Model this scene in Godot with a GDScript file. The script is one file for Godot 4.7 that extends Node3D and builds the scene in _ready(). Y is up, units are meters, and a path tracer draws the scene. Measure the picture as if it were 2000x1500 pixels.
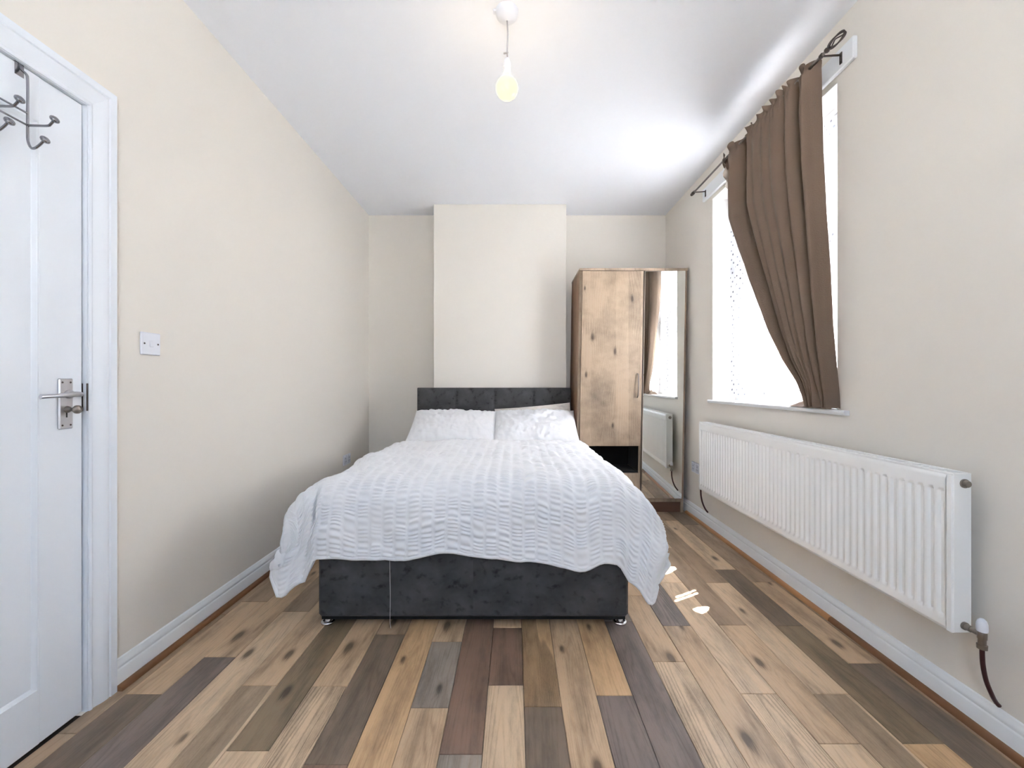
extends Node3D
# A bedroom: camera looks along -z; x runs to the window wall, y up, metres.

const EYE := 1.073
const LEFT := -1.405
const RIGHT := 1.455
const BACK := -4.05
const FRONT := 0.7
const TOP := 2.70

var rng := RandomNumberGenerator.new()
var names := {}
var M := {}
var grain: Array = []
var plank_mats := {}


func _ready() -> void:
	rng.seed = 7
	# ---- camera, sky, sun, exposure ----
	var cam := Camera3D.new()
	cam.name = "camera"
	cam.position = Vector3(0, EYE, 0)
	cam.projection = Camera3D.PROJECTION_FRUSTUM
	cam.near = 0.05
	cam.far = 200.0
	cam.size = 2.0 * cam.near * 750.0 / 820.0
	cam.frustum_offset = Vector2(-5.0 / 820.0 * cam.near, 0)
	add_child(cam)
	cam.current = true
	var sky := ProceduralSkyMaterial.new()
	sky.sky_top_color = Color(0.76, 0.85, 0.97)
	sky.sky_horizon_color = Color(0.95, 0.97, 1.0)
	sky.ground_bottom_color = Color(0.55, 0.54, 0.52)
	sky.ground_horizon_color = Color(0.75, 0.75, 0.75)
	sky.sky_energy_multiplier = 1.0
	var env := Environment.new()
	env.background_mode = Environment.BG_SKY
	env.sky = Sky.new()
	env.sky.sky_material = sky
	env.background_energy_multiplier = 4.0
	env.tonemap_mode = Environment.TONE_MAPPER_LINEAR
	env.tonemap_exposure = 4.35
	env.sdfgi_enabled = true
	env.ssao_enabled = true
	env.ssil_enabled = true
	var world := WorldEnvironment.new()
	world.name = "world"
	world.environment = env
	add_child(world)
	var sun := DirectionalLight3D.new()
	sun.name = "sun"
	sun.light_color = Color(1.0, 0.98, 0.96)
	sun.light_energy = 15.0
	sun.light_angular_distance = 0.3
	sun.shadow_enabled = true
	sun.sky_mode = DirectionalLight3D.SKY_MODE_LIGHT_ONLY
	add_child(sun)
	sun.look_at_from_position(Vector3.ZERO, Vector3(-1.0, -1.95, 0.535), Vector3.UP)
	# ---- large structure ----
	materials()
	shell()
	floor_planks()
	baseboards()
	window()
	door()
	outside()
	# ---- things ----
	bed()
	mattress()
	duvet()
	pillows()
	wardrobe()
	radiator()
	sill()
	net_curtain()
	curtain_rail()
	curtain()
	pendant()
	hook_rack()
	switch_plate()
	sockets()
	thread()


# ================= helpers =================
func srgb(r: float, g: float, b: float) -> Color:
	return Color(r / 255.0, g / 255.0, b / 255.0)


func mat(called: String, c: Color, rough := 0.6, metal := 0.0, spec := 0.5) -> StandardMaterial3D:
	var m := StandardMaterial3D.new()
	m.resource_name = called
	m.albedo_color = c
	m.roughness = rough
	m.metallic = metal
	m.metallic_specular = spec
	M[called] = m
	return m


func numbered(called: String) -> String:
	var n: int = names.get(called, 0)
	names[called] = n + 1
	return called if n == 0 else "%s_%03d" % [called, n]


func begin() -> SurfaceTool:
	var st := SurfaceTool.new()
	st.begin(Mesh.PRIMITIVE_TRIANGLES)
	return st


func show_mesh(called: String, mesh: Mesh, m: Material, parent: Node) -> MeshInstance3D:
	var o := MeshInstance3D.new()
	o.name = numbered(called) if parent == self else called
	o.mesh = mesh
	o.material_override = null
	for i in mesh.get_surface_count():
		o.set_surface_override_material(i, m)
	parent.add_child(o, true)
	return o


func obj(called: String, st: SurfaceTool, m: Material, parent: Node = self) -> MeshInstance3D:
	return show_mesh(called, st.commit(), m, parent)


func tag(o: Node, label: String, category: String, group := "", kind := "") -> Node:
	o.set_meta("label", label)
	o.set_meta("category", category)
	if group:
		o.set_meta("group", group)
	if kind:
		o.set_meta("kind", kind)
	return o


func thing(called: String, label: String, category: String, at := Vector3.ZERO, group := "", kind := "") -> Node3D:
	var o := Node3D.new()
	o.name = numbered(called)
	o.position = at
	add_child(o)
	tag(o, label, category, group, kind)
	return o


func tri(st: SurfaceTool, a: Vector3, b: Vector3, c: Vector3, na: Vector3, nb: Vector3, nc: Vector3, ua := Vector2.ZERO, ub := Vector2.ZERO, uc := Vector2.ZERO) -> void:
	var g := (b - a).cross(c - a)
	if g.length_squared() < 1e-18:
		return
	var flip := g.dot(na + nb + nc) > 0.0
	st.set_normal(na); st.set_uv(ua); st.add_vertex(a)
	if flip:
		st.set_normal(nc); st.set_uv(uc); st.add_vertex(c)
		st.set_normal(nb); st.set_uv(ub); st.add_vertex(b)
	else:
		st.set_normal(nb); st.set_uv(ub); st.add_vertex(b)
		st.set_normal(nc); st.set_uv(uc); st.add_vertex(c)


func flat_uv(p: Vector3, n: Vector3) -> Vector2:
	var a := n.abs()
	if a.x >= a.y and a.x >= a.z:
		return Vector2(p.z, p.y)
	if a.y >= a.z:
		return Vector2(p.x, p.z)
	return Vector2(p.x, p.y)


# a flat polygon whose outside points away from c
func face(st: SurfaceTool, pts: Array, c: Vector3) -> void:
	var n: Vector3 = (pts[1] - pts[0]).cross(pts[2] - pts[0])
	if n.length_squared() < 1e-18:
		return
	n = n.normalized()
	var mid := Vector3.ZERO
	for p: Vector3 in pts:
		mid += p
	mid /= pts.size()
	if n.dot(mid - c) < 0.0:
		n = -n
	for i in range(1, pts.size() - 1):
		tri(st, pts[0], pts[i], pts[i + 1], n, n, n, flat_uv(pts[0], n), flat_uv(pts[i], n), flat_uv(pts[i + 1], n))


# a chamfered box
func box(st: SurfaceTool, c: Vector3, s: Vector3, r := 0.0, how := Transform3D.IDENTITY) -> void:
	var h := s * 0.5
	r = minf(r, minf(h.x, minf(h.y, h.z)) * 0.98)
	var f := func(x: float, y: float, z: float) -> Vector3: return how * (c + Vector3(x, y, z))
	var cc: Vector3 = how * c
	var q := [-1.0, 1.0]
	var e := h - Vector3(r, r, r)
	for s1: float in q:
		face(st, [f.call(s1 * h.x, -e.y, -e.z), f.call(s1 * h.x, e.y, -e.z), f.call(s1 * h.x, e.y, e.z), f.call(s1 * h.x, -e.y, e.z)], cc)
		face(st, [f.call(-e.x, s1 * h.y, -e.z), f.call(e.x, s1 * h.y, -e.z), f.call(e.x, s1 * h.y, e.z), f.call(-e.x, s1 * h.y, e.z)], cc)
		face(st, [f.call(-e.x, -e.y, s1 * h.z), f.call(e.x, -e.y, s1 * h.z), f.call(e.x, e.y, s1 * h.z), f.call(-e.x, e.y, s1 * h.z)], cc)
		if r <= 0.0:
			continue
		for s2: float in q:
			face(st, [f.call(s1 * h.x, s2 * e.y, -e.z), f.call(s1 * h.x, s2 * e.y, e.z), f.call(s1 * e.x, s2 * h.y, e.z), f.call(s1 * e.x, s2 * h.y, -e.z)], cc)
			face(st, [f.call(s1 * h.x, -e.y, s2 * e.z), f.call(s1 * h.x, e.y, s2 * e.z), f.call(s1 * e.x, e.y, s2 * h.z), f.call(s1 * e.x, -e.y, s2 * h.z)], cc)
			face(st, [f.call(-e.x, s1 * h.y, s2 * e.z), f.call(e.x, s1 * h.y, s2 * e.z), f.call(e.x, s1 * e.y, s2 * h.z), f.call(-e.x, s1 * e.y, s2 * h.z)], cc)
			for s3: float in q:
				face(st, [f.call(s1 * h.x, s2 * e.y, s3 * e.z), f.call(s1 * e.x, s2 * h.y, s3 * e.z), f.call(s1 * e.x, s2 * e.y, s3 * h.z)], cc)


# a box from its two corners
func slab(st: SurfaceTool, lo: Vector3, hi: Vector3, r := 0.0) -> void:
	box(st, (lo + hi) * 0.5, (hi - lo).abs(), r)


# normals of a 2D outline's segments, shared at gentle bends
func outline_normals(p: Array, closed: bool) -> Array:
	var n := p.size()
	var segs := n if closed else n - 1
	var dirs := []
	for i in segs:
		var d: Vector2 = p[(i + 1) % n] - p[i]
		dirs.append(Vector2(d.y, -d.x).normalized())
	var out := []
	for i in segs:
		var a: Vector2 = dirs[i]
		var b: Vector2 = dirs[i]
		if closed or i > 0:
			var o: Vector2 = dirs[(i - 1 + segs) % segs]
			if o.dot(a) > 0.70:
				a = (a + o).normalized()
		if closed or i < segs - 1:
			var o: Vector2 = dirs[(i + 1) % segs]
			if o.dot(dirs[i]) > 0.70:
				b = (b + o).normalized()
		out.append([a, b])
	return out


# turns an outline of (radius, height) round the axis of how (its y)
func lathe(st: SurfaceTool, p: Array, segs: int, how: Transform3D) -> void:
	var ns := outline_normals(p, false)
	for i in p.size() - 1:
		for k in segs:
			var a := TAU * k / segs
			var b := TAU * (k + 1) / segs
			var ca := Vector3(cos(a), 0, sin(a))
			var cb := Vector3(cos(b), 0, sin(b))
			var v := []
			var w := []
			for e in [[p[i], ns[i][0], ca], [p[i], ns[i][0], cb], [p[i + 1], ns[i][1], cb], [p[i + 1], ns[i][1], ca]]:
				var at: Vector2 = e[0]
				var nn: Vector2 = e[1]
				var dir: Vector3 = e[2]
				v.append(how * (dir * at.x + Vector3(0, at.y, 0)))
				w.append((how.basis * (dir * nn.x + Vector3(0, nn.y, 0))).normalized())
			tri(st, v[0], v[1], v[2], w[0], w[1], w[2])
			tri(st, v[0], v[2], v[3], w[0], w[2], w[3])


# a round bar along points; radii may differ
func tube(st: SurfaceTool, pts: Array, r: Variant, segs := 10, caps := true) -> void:
	var n := pts.size()
	var rings := []
	var norms := []
	var up := Vector3.ZERO
	for i in n:
		var t: Vector3 = (pts[mini(i + 1, n - 1)] - pts[maxi(i - 1, 0)]).normalized()
		if i == 0:
			up = Vector3.UP if absf(t.y) < 0.9 else Vector3.RIGHT
		up = (up - t * up.dot(t)).normalized()
		var side := t.cross(up)
		var rad: float = r[i] if r is Array else r
		var ring := []
		var rn := []
		for k in segs:
			var a := TAU * k / segs
			var d := up * cos(a) + side * sin(a)
			ring.append(pts[i] + d * rad)
			rn.append(d)
		rings.append(ring)
		norms.append(rn)
	for i in n - 1:
		for k in segs:
			var j := (k + 1) % segs
			tri(st, rings[i][k], rings[i][j], rings[i + 1][j], norms[i][k], norms[i][j], norms[i + 1][j])
			tri(st, rings[i][k], rings[i + 1][j], rings[i + 1][k], norms[i][k], norms[i + 1][j], norms[i + 1][k])
	if caps:
		face(st, rings[0], pts[1])
		face(st, rings[n - 1], pts[n - 2])


func curve_points(ctrl: Array, each := 8) -> Array:
	var out := []
	var n := ctrl.size()
	for i in n - 1:
		for k in each:
			var t := float(k) / each
			var a: Vector3 = ctrl[maxi(i - 1, 0)]
			var d: Vector3 = ctrl[mini(i + 2, n - 1)]
			out.append(ctrl[i].cubic_interpolate(ctrl[i + 1], a, d, t))
	out.append(ctrl[n - 1])
	return out


# sweeps a closed outline (u, v) from a to b; u along uu, v along vv
func sweep(st: SurfaceTool, p: Array, a: Vector3, b: Vector3, uu: Vector3, vv: Vector3, a_cut := Vector3.ZERO, b_cut := Vector3.ZERO) -> void:
	var ns := outline_normals(p, true)
	var mid := Vector2.ZERO
	for q: Vector2 in p:
		mid += q
	mid /= p.size()
	var n := p.size()
	var area := 0.0
	for i in n:
		area += p[i].cross(p[(i + 1) % n])
	var sgn := 1.0 if area > 0 else -1.0
	var at := func(base: Vector3, q: Vector2, cut: Vector3) -> Vector3:
		return base + uu * q.x + vv * q.y + (cut * q.x)
	for i in n:
		var q: Vector2 = p[i]
		var r: Vector2 = p[(i + 1) % n]
		var n0: Vector3 = (uu * ns[i][0].x + vv * ns[i][0].y).normalized() * sgn
		var n1: Vector3 = (uu * ns[i][1].x + vv * ns[i][1].y).normalized() * sgn
		var v := [at.call(a, q, a_cut), at.call(a, r, a_cut), at.call(b, r, b_cut), at.call(b, q, b_cut)]
		tri(st, v[0], v[1], v[2], n0, n1, n1)
		tri(st, v[0], v[2], v[3], n0, n1, n0)
	var poly := PackedVector2Array(p)
	var ids := Geometry2D.triangulate_polygon(poly)
	var w := (b - a).normalized()
	for k in range(0, ids.size(), 3):
		for e in [[a, -w, a_cut], [b, w, b_cut]]:
			tri(st, at.call(e[0], p[ids[k]], e[2]), at.call(e[0], p[ids[k + 1]], e[2]), at.call(e[0], p[ids[k + 2]], e[2]), e[1], e[1], e[1])


# a sheet of (nu+1) x (nv+1) points, smooth; uv runs 0..su, 0..sv
func sheet(pts: PackedVector3Array, nu: int, nv: int, su := 1.0, sv := 1.0, hole: Variant = null) -> ArrayMesh:
	var w := nu + 1
	var normals := PackedVector3Array()
	normals.resize(pts.size())
	var uvs := PackedVector2Array()
	uvs.resize(pts.size())
	for j in nv + 1:
		for i in w:
			var du: Vector3 = pts[j * w + mini(i + 1, nu)] - pts[j * w + maxi(i - 1, 0)]
			var dv: Vector3 = pts[mini(j + 1, nv) * w + i] - pts[maxi(j - 1, 0) * w + i]
			normals[j * w + i] = du.cross(dv).normalized()
			uvs[j * w + i] = Vector2(su * i / nu, sv * j / nv)
	var ids := PackedInt32Array()
	for j in nv:
		for i in nu:
			if hole != null and hole.call(i, j):
				continue
			var a := j * w + i
			ids.append_array([a, a + w, a + 1, a + 1, a + w, a + w + 1])
	var arrays := []
	arrays.resize(Mesh.ARRAY_MAX)
	arrays[Mesh.ARRAY_VERTEX] = pts
	arrays[Mesh.ARRAY_NORMAL] = normals
	arrays[Mesh.ARRAY_TEX_UV] = uvs
	arrays[Mesh.ARRAY_INDEX] = ids
	var mesh := ArrayMesh.new()
	mesh.add_surface_from_arrays(Mesh.PRIMITIVE_TRIANGLES, arrays)
	return mesh


func noise(seed_: int, freq: float, octaves := 3) -> FastNoiseLite:
	var n := FastNoiseLite.new()
	n.noise_type = FastNoiseLite.TYPE_SIMPLEX_SMOOTH
	n.seed = seed_
	n.frequency = freq
	n.fractal_octaves = octaves
	return n


# a noise picture of w x h bytes, made coarse and stretched
func noise_bytes(seed_: int, freq: float, cw: int, ch: int, w: int, h: int, octaves := 3) -> PackedByteArray:
	var im := noise(seed_, freq, octaves).get_image(cw, ch)
	im.resize(w, h, Image.INTERPOLATE_CUBIC)
	im.convert(Image.FORMAT_L8)
	return im.get_data()


func picture(bytes: PackedByteArray, w: int, h: int, format := Image.FORMAT_RGB8) -> ImageTexture:
	return ImageTexture.create_from_image(Image.create_from_data(w, h, false, format, bytes))


# wood that runs along v; kind 0 straight, 1 arched, 2 wild. knots are (u, v, size)
func wood(seed_: int, kind: int, knots: Array, contrast := 1.0, w := 192, h := 1024, wide := 0.125, long := 1.6, staves := 1) -> ImageTexture:
	var fibre := noise_bytes(seed_, 0.35, w, 48, w, h, 2)
	var low := noise_bytes(seed_ + 1, 0.05, 24, 48, w, h, 3)
	var warp := noise_bytes(seed_ + 2, 0.06, 20, 18, w, h, 2)
	var pore := noise_bytes(seed_ + 3, 0.5, w, 200, w, h, 1)
	var patch := noise_bytes(seed_ + 4, 0.07, 24, 40, w, h, 2)
	var cloud := noise_bytes(seed_ + 5, 0.12, 40, 160, w, h, 3)
	var out := PackedByteArray()
	out.resize(w * h * 3)
	var at := 0
	for j in h:
		var v := float(j) / h
		for i in w:
			var u := float(i) / w
			var k := j * w + i
			var wp := warp[k] / 255.0 - 0.5
			var q: float
			if kind == 0:
				q = u * wide * 60.0 + wp * 3.0
			elif kind == 1:
				var c := u - 0.5 + wp * 0.25
				q = c * c * 26.0 + v * long * 4.0 + wp * 2.0
			else:
				q = u * wide * 70.0 + wp * 6.0 + v * 0.8
			var stave := int(u * staves)
			q += stave * 3.37
			var dark := 0.0
			for kn: Vector3 in knots:
				var dx := (u - kn.x) * wide / kn.z
				dx += 0.5 * wp
				var dy := (v - kn.y) * long / (kn.z * 2.4) + 0.8 * (fibre[k] / 255.0 - 0.5)
				var dd := dx * dx + dy * dy
				if dd < 9.0:
					var e := exp(-dd * 0.45)
					q += e * 2.2
					dark = maxf(dark, clampf(exp(-dd * 1.3) * 1.5 * (0.55 + 0.9 * fibre[k] / 255.0), 0.0, 1.0))
			var ring := pow(0.5 + 0.5 * sin(TAU * q), 3.0)
			var fb := fibre[k] / 255.0 - 0.5
			var patchy := clampf(1.6 * (patch[k] / 255.0) - 0.1, 0.0, 1.4) if kind != 1 else 1.0
			var m := 0.90 - contrast * (0.20 if kind == 1 else 0.15) * ring * patchy - 0.26 * fb + 0.50 * (low[k] / 255.0 - 0.5) + 0.20 * (cloud[k] / 255.0 - 0.5)
			if kind == 3:
				# pale sapwood along one edge of a dark board
				var edge := 0.74 + 0.42 * wp + 0.10 * sin(v * 9.0)
				m = lerpf(m * 0.56, m, smoothstep(edge - 0.02, edge + 0.02, u))
			if staves > 1:
				m += 0.10 * sin(stave * 2.6 + 0.7)
			if pore[k] > 165:
				m -= contrast * 0.09
			m = clampf(m, 0.08, 1.0)
			var r := lerpf(m, 0.10, dark * 0.85)
			var g := lerpf(m * (0.995 - 0.03 * ring), 0.085, dark * 0.85)
			var b := lerpf(m * (0.985 - 0.06 * ring), 0.075, dark * 0.85)
			out[at] = int(255.0 * pow(r, 0.4545))
			out[at + 1] = int(255.0 * pow(g, 0.4545))
			out[at + 2] = int(255.0 * pow(b, 0.4545))
			at += 3
	return picture(out, w, h)


func materials() -> void:
	mat("wall_paint", srgb(235, 229, 219), 0.75)
	mat("ceiling_paint", srgb(248, 250, 254), 0.85)
	mat("gloss_white", srgb(240, 242, 243), 0.35)
	mat("door_white", srgb(236, 240, 245), 0.4)
	mat("reveal_white", srgb(246, 244, 240), 0.7)
	mat("upvc", srgb(246, 247, 249), 0.3)
	mat("gasket", srgb(40, 40, 42), 0.7)
	mat("chrome", srgb(215, 215, 218), 0.12, 1.0)
	mat("rack_metal", srgb(150, 150, 156), 0.2, 1.0)
	mat("satin_metal", srgb(190, 190, 194), 0.28, 1.0)
	mat("brass_grey", srgb(150, 142, 135), 0.35, 1.0)
	mat("dark_metal", srgb(92, 84, 80), 0.4, 1.0)
	mat("pewter", srgb(140, 132, 128), 0.3, 1.0)
	mat("plastic_white", srgb(232, 234, 240), 0.3)
	mat("socket_grey", srgb(208, 211, 220), 0.3)
	mat("radiator_white", srgb(250, 250, 248), 0.35)
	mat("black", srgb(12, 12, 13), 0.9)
	mat("subfloor", srgb(40, 28, 20), 0.9)
	mat("pipe_brown", srgb(70, 34, 34), 0.3)
	mat("mirror", srgb(235, 238, 236), 0.0, 1.0)
	var glass := mat("pane_glass", Color(0.95, 0.98, 0.98, 0.08), 0.03)
	glass.transparency = BaseMaterial3D.TRANSPARENCY_ALPHA
	# wall unevenness
	for n in ["wall_paint", "ceiling_paint"]:
		var nt := NoiseTexture2D.new()
		nt.noise = noise(3, 0.02, 4)
		nt.width = 256
		nt.height = 256
		nt.seamless = true
		M[n].heightmap_enabled = true
		M[n].heightmap_texture = nt
		M[n].heightmap_scale = 0.05
		M[n].uv1_triplanar = true
		M[n].uv1_world_triplanar = true
		M[n].uv1_scale = Vector3(2, 2, 2)
	# floor grain
	grain = [
		wood(11, 0, [], 0.7),
		wood(21, 1, [], 1.5),
		wood(31, 2, [Vector3(0.4, 0.22, 0.015), Vector3(0.7, 0.55, 0.010), Vector3(0.3, 0.80, 0.016)], 0.8),
		wood(41, 0, [Vector3(0.62, 0.35, 0.020), Vector3(0.35, 0.72, 0.011)], 0.8),
		wood(51, 2, [], 0.9),
		wood(61, 1, [Vector3(0.5, 0.6, 0.012)], 0.9),
		wood(65, 3, [Vector3(0.3, 0.5, 0.010)], 0.8),
	]
	# wardrobe laminate: several staves side by side
	var ww := mat("wardrobe_oak", srgb(176, 155, 132), 0.5)
	ww.albedo_texture = wood(71, 2, [Vector3(0.10, 0.10, 0.008), Vector3(0.86, 0.16, 0.012), Vector3(0.22, 0.37, 0.014), Vector3(0.58, 0.45, 0.013), Vector3(0.12, 0.58, 0.010), Vector3(0.55, 0.86, 0.010), Vector3(0.09, 0.97, 0.008)], 0.9, 384, 1024, 0.52, 1.5, 5)
	ww.uv1_scale = Vector3(1.0 / 0.52, -1.0 / 1.5, 1)
	ww.uv1_offset = Vector3(-0.531 / 0.52, 2.02 / 1.5, 0)
	var ws := mat("wardrobe_side", srgb(150, 118, 94), 0.55)
	ws.albedo_texture = grain[0]
	ws.uv1_scale = Vector3(1.0 / 0.25, 1.0 / 1.6, 1)
	var we := mat("wardrobe_edge", srgb(172, 152, 131), 0.5)
	we.albedo_texture = grain[0]
	we.uv1_scale = Vector3(1.0 / 0.25, 1.0 / 1.6, 1)
	mat("wardrobe_plinth", srgb(104, 74, 58), 0.55)
	# beads along the floor
	for b in [["bead_dark", srgb(118, 80, 50)], ["bead_light", srgb(176, 128, 84)]]:
		mat(b[0], b[1], 0.45)
	# velvet
	var v := mat("velvet", srgb(78, 77, 79), 0.75)
	var w := 512
	var a := noise_bytes(81, 0.02, 256, 256, w, w, 4)
	var c := noise_bytes(82, 0.035, 300, 340, w, w, 5)
	var bytes := PackedByteArray()
	bytes.resize(w * w * 3)
	for i in w * w:
		var t := 0.62 + 0.5 * (a[i] / 255.0 - 0.5)
		var s: float = c[i] / 255.0
		if s > 0.66:
			t -= (s - 0.66) * 1.7
		elif s < 0.32:
			t += (0.32 - s) * 0.5
		var g := int(255.0 * pow(clampf(t, 0.06, 1.0), 0.4545))
		bytes[i * 3] = g
		bytes[i * 3 + 1] = g
		bytes[i * 3 + 2] = g
	v.albedo_texture = picture(bytes, w, w)
	v.uv1_scale = Vector3(1.3, 1.3, 1)
	v.rim_enabled = true
	v.rim = 0.35
	v.rim_tint = 0.6
	# bed linen
	var li := mat("linen", srgb(238, 238, 239), 0.8)
	li.rim_enabled = true
	li.rim = 0.2
	mat("linen_grey", srgb(214, 206, 198), 0.85)
	mat("mattress_white", srgb(232, 230, 226), 0.85)
	# curtain cloth
	var cu := mat("curtain_cloth", srgb(106, 88, 74), 0.85)
	cu.rim_enabled = true
	cu.rim = 0.12
	cu.rim_tint = 0.5
	cu.backlight_enabled = true
	cu.backlight = Color(0.04, 0.035, 0.03)
	var weave := NoiseTexture2D.new()
	weave.noise = noise(91, 0.12, 3)
	weave.width = 256
	weave.height = 256
	weave.seamless = true
	cu.heightmap_enabled = true
	cu.heightmap_texture = weave
	cu.heightmap_scale = 0.06
	cu.uv1_scale = Vector3(4, 6, 1)
	mat("curtain_lining", srgb(160, 148, 136), 0.85)
	# net: sheer cloth with embroidered dots
	var ne := mat("net_cloth", srgb(250, 251, 254), 0.9)
	ne.transparency = BaseMaterial3D.TRANSPARENCY_ALPHA
	ne.backlight_enabled = true
	ne.backlight = Color(1.0, 1.0, 1.0)
	var nw := 512
	var nb := PackedByteArray()
	nb.resize(nw * nw * 4)
	for i in nw * nw:
		nb[i * 4] = 255
		nb[i * 4 + 1] = 255
		nb[i * 4 + 2] = 255
		nb[i * 4 + 3] = 254
	var r2 := RandomNumberGenerator.new()
	r2.seed = 5
	for row in 14:
		for col in 12:
			var cx := int((col + 0.5 * (row % 2) + r2.randf_range(-0.15, 0.15)) * nw / 12.0)
			var cy := int((row + 0.5 + r2.randf_range(-0.2, 0.2)) * nw / 14.0)
			var rad := r2.randf_range(3.0, 6.5)
			for y in range(-7, 8):
				for x in range(-7, 8):
					if x * x + y * y * 0.6 < rad * rad:
						nb[(posmod(cy + y, nw) * nw + posmod(cx + x, nw)) * 4 + 3] = 255
						nb[(posmod(cy + y, nw) * nw + posmod(cx + x, nw)) * 4] = 125
						nb[(posmod(cy + y, nw) * nw + posmod(cx + x, nw)) * 4 + 1] = 127
						nb[(posmod(cy + y, nw) * nw + posmod(cx + x, nw)) * 4 + 2] = 134
	ne.albedo_texture = picture(nb, nw, nw, Image.FORMAT_RGBA8)
	ne.uv1_scale = Vector3(2.4, 3.0, 1)
	# bulb
	var bu := mat("bulb_glow", srgb(70, 68, 62), 0.3)
	bu.emission_enabled = true
	bu.emission = Color(1.0, 0.965, 0.80)
	bu.emission_energy_multiplier = 0.26


# ================= the setting =================
func shell() -> void:
	var st := begin()
	var t := 0.2
	# left wall round the door
	slab(st, Vector3(LEFT - t, -0.02, -1.376), Vector3(LEFT, TOP, BACK - t))
	slab(st, Vector3(LEFT - t, 2.0, -0.604), Vector3(LEFT, TOP, -1.376))
	slab(st, Vector3(LEFT - t, -0.02, FRONT + t), Vector3(LEFT, TOP, -0.604))
	tag(obj("wall_left", st, M.wall_paint), "cream painted left wall with the white door and light switch", "wall", "", "structure")
	st = begin()
	slab(st, Vector3(LEFT, -0.02, BACK), Vector3(RIGHT, TOP, BACK - t))
	tag(obj("wall_back", st, M.wall_paint), "cream back wall in the alcoves beside the chimney breast", "wall", "", "structure")
	st = begin()
	slab(st, Vector3(-0.7325, 0.0, BACK), Vector3(0.4685, TOP, -3.80), 0.003)
	tag(obj("wall_chimney", st, M.wall_paint), "cream chimney breast standing forward behind the bed head", "chimney breast", "", "structure")
	st = begin()
	slab(st, Vector3(LEFT, -0.02, FRONT), Vector3(-0.35, TOP, FRONT + t))
	slab(st, Vector3(0.35, -0.02, FRONT), Vector3(RIGHT, TOP, FRONT + t))
	slab(st, Vector3(-0.35, -0.02, FRONT), Vector3(0.35, 0.85, FRONT + t))
	slab(st, Vector3(-0.35, 2.40, FRONT), Vector3(0.35, TOP, FRONT + t))
	tag(obj("wall_front", st, M.wall_paint), "cream wall opposite the bed head, behind the viewpoint", "wall", "", "structure")
	# right wall round the window opening
	st = begin()
	var wt := 0.30
	slab(st, Vector3(RIGHT, -0.02, -3.086), Vector3(RIGHT + wt, TOP, BACK - t))
	slab(st, Vector3(RIGHT, -0.02, FRONT + t), Vector3(RIGHT + wt, TOP, -1.891))
	slab(st, Vector3(RIGHT, -0.02, -1.891), Vector3(RIGHT + wt, 0.935, -3.086))
	slab(st, Vector3(RIGHT, 2.433, -1.891), Vector3(RIGHT + wt, TOP, -3.086))
	tag(obj("wall_right", st, M.wall_paint), "cream right wall holding the window and the radiator", "wall", "", "structure")
	st = begin()
	slab(st, Vector3(LEFT - t, TOP, FRONT + t), Vector3(RIGHT + wt, TOP + t, BACK - t))
	tag(obj("ceiling", st, M.ceiling_paint), "plain white painted ceiling", "ceiling", "", "structure")
	# plastered reveal of the window
	st = begin()
	slab(st, Vector3(RIGHT + 0.001, 0.957, -3.083), Vector3(1.62, 2.43, -3.0865))
	slab(st, Vector3(RIGHT + 0.001, 0.957, -1.894), Vector3(1.62, 2.43, -1.8905))
	slab(st, Vector3(RIGHT + 0.001, 2.43, -1.894), Vector3(1.62, 2.4335, -3.083))
	tag(obj("trim_1", st, M.reveal_white), "white plastered reveal lining the window opening", "window reveal", "", "structure")


func plank_mat(tint: String, tex: int) -> StandardMaterial3D:
	var key := "%s%d" % [tint, tex]
	if not plank_mats.has(key):
		var tints := {
			"L": srgb(216, 189, 158), "T": srgb(203, 174, 142), "G": srgb(208, 173, 133), "M": srgb(168, 144, 119),
			"D": srgb(128, 112, 96), "O": srgb(140, 122, 98), "P": srgb(133, 119, 111), "R": srgb(134, 109, 93), "Y": srgb(160, 148, 136),
		}
		var m := StandardMaterial3D.new()
		m.resource_name = "oak"
		m.albedo_color = tints[tint]
		m.albedo_texture = grain[tex]
		m.roughness = 0.42
		m.metallic_specular = 0.45
		m.heightmap_enabled = true
		m.heightmap_texture = grain[tex]
		m.heightmap_scale = 0.02
		plank_mats[key] = m
	return plank_mats[key]


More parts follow.
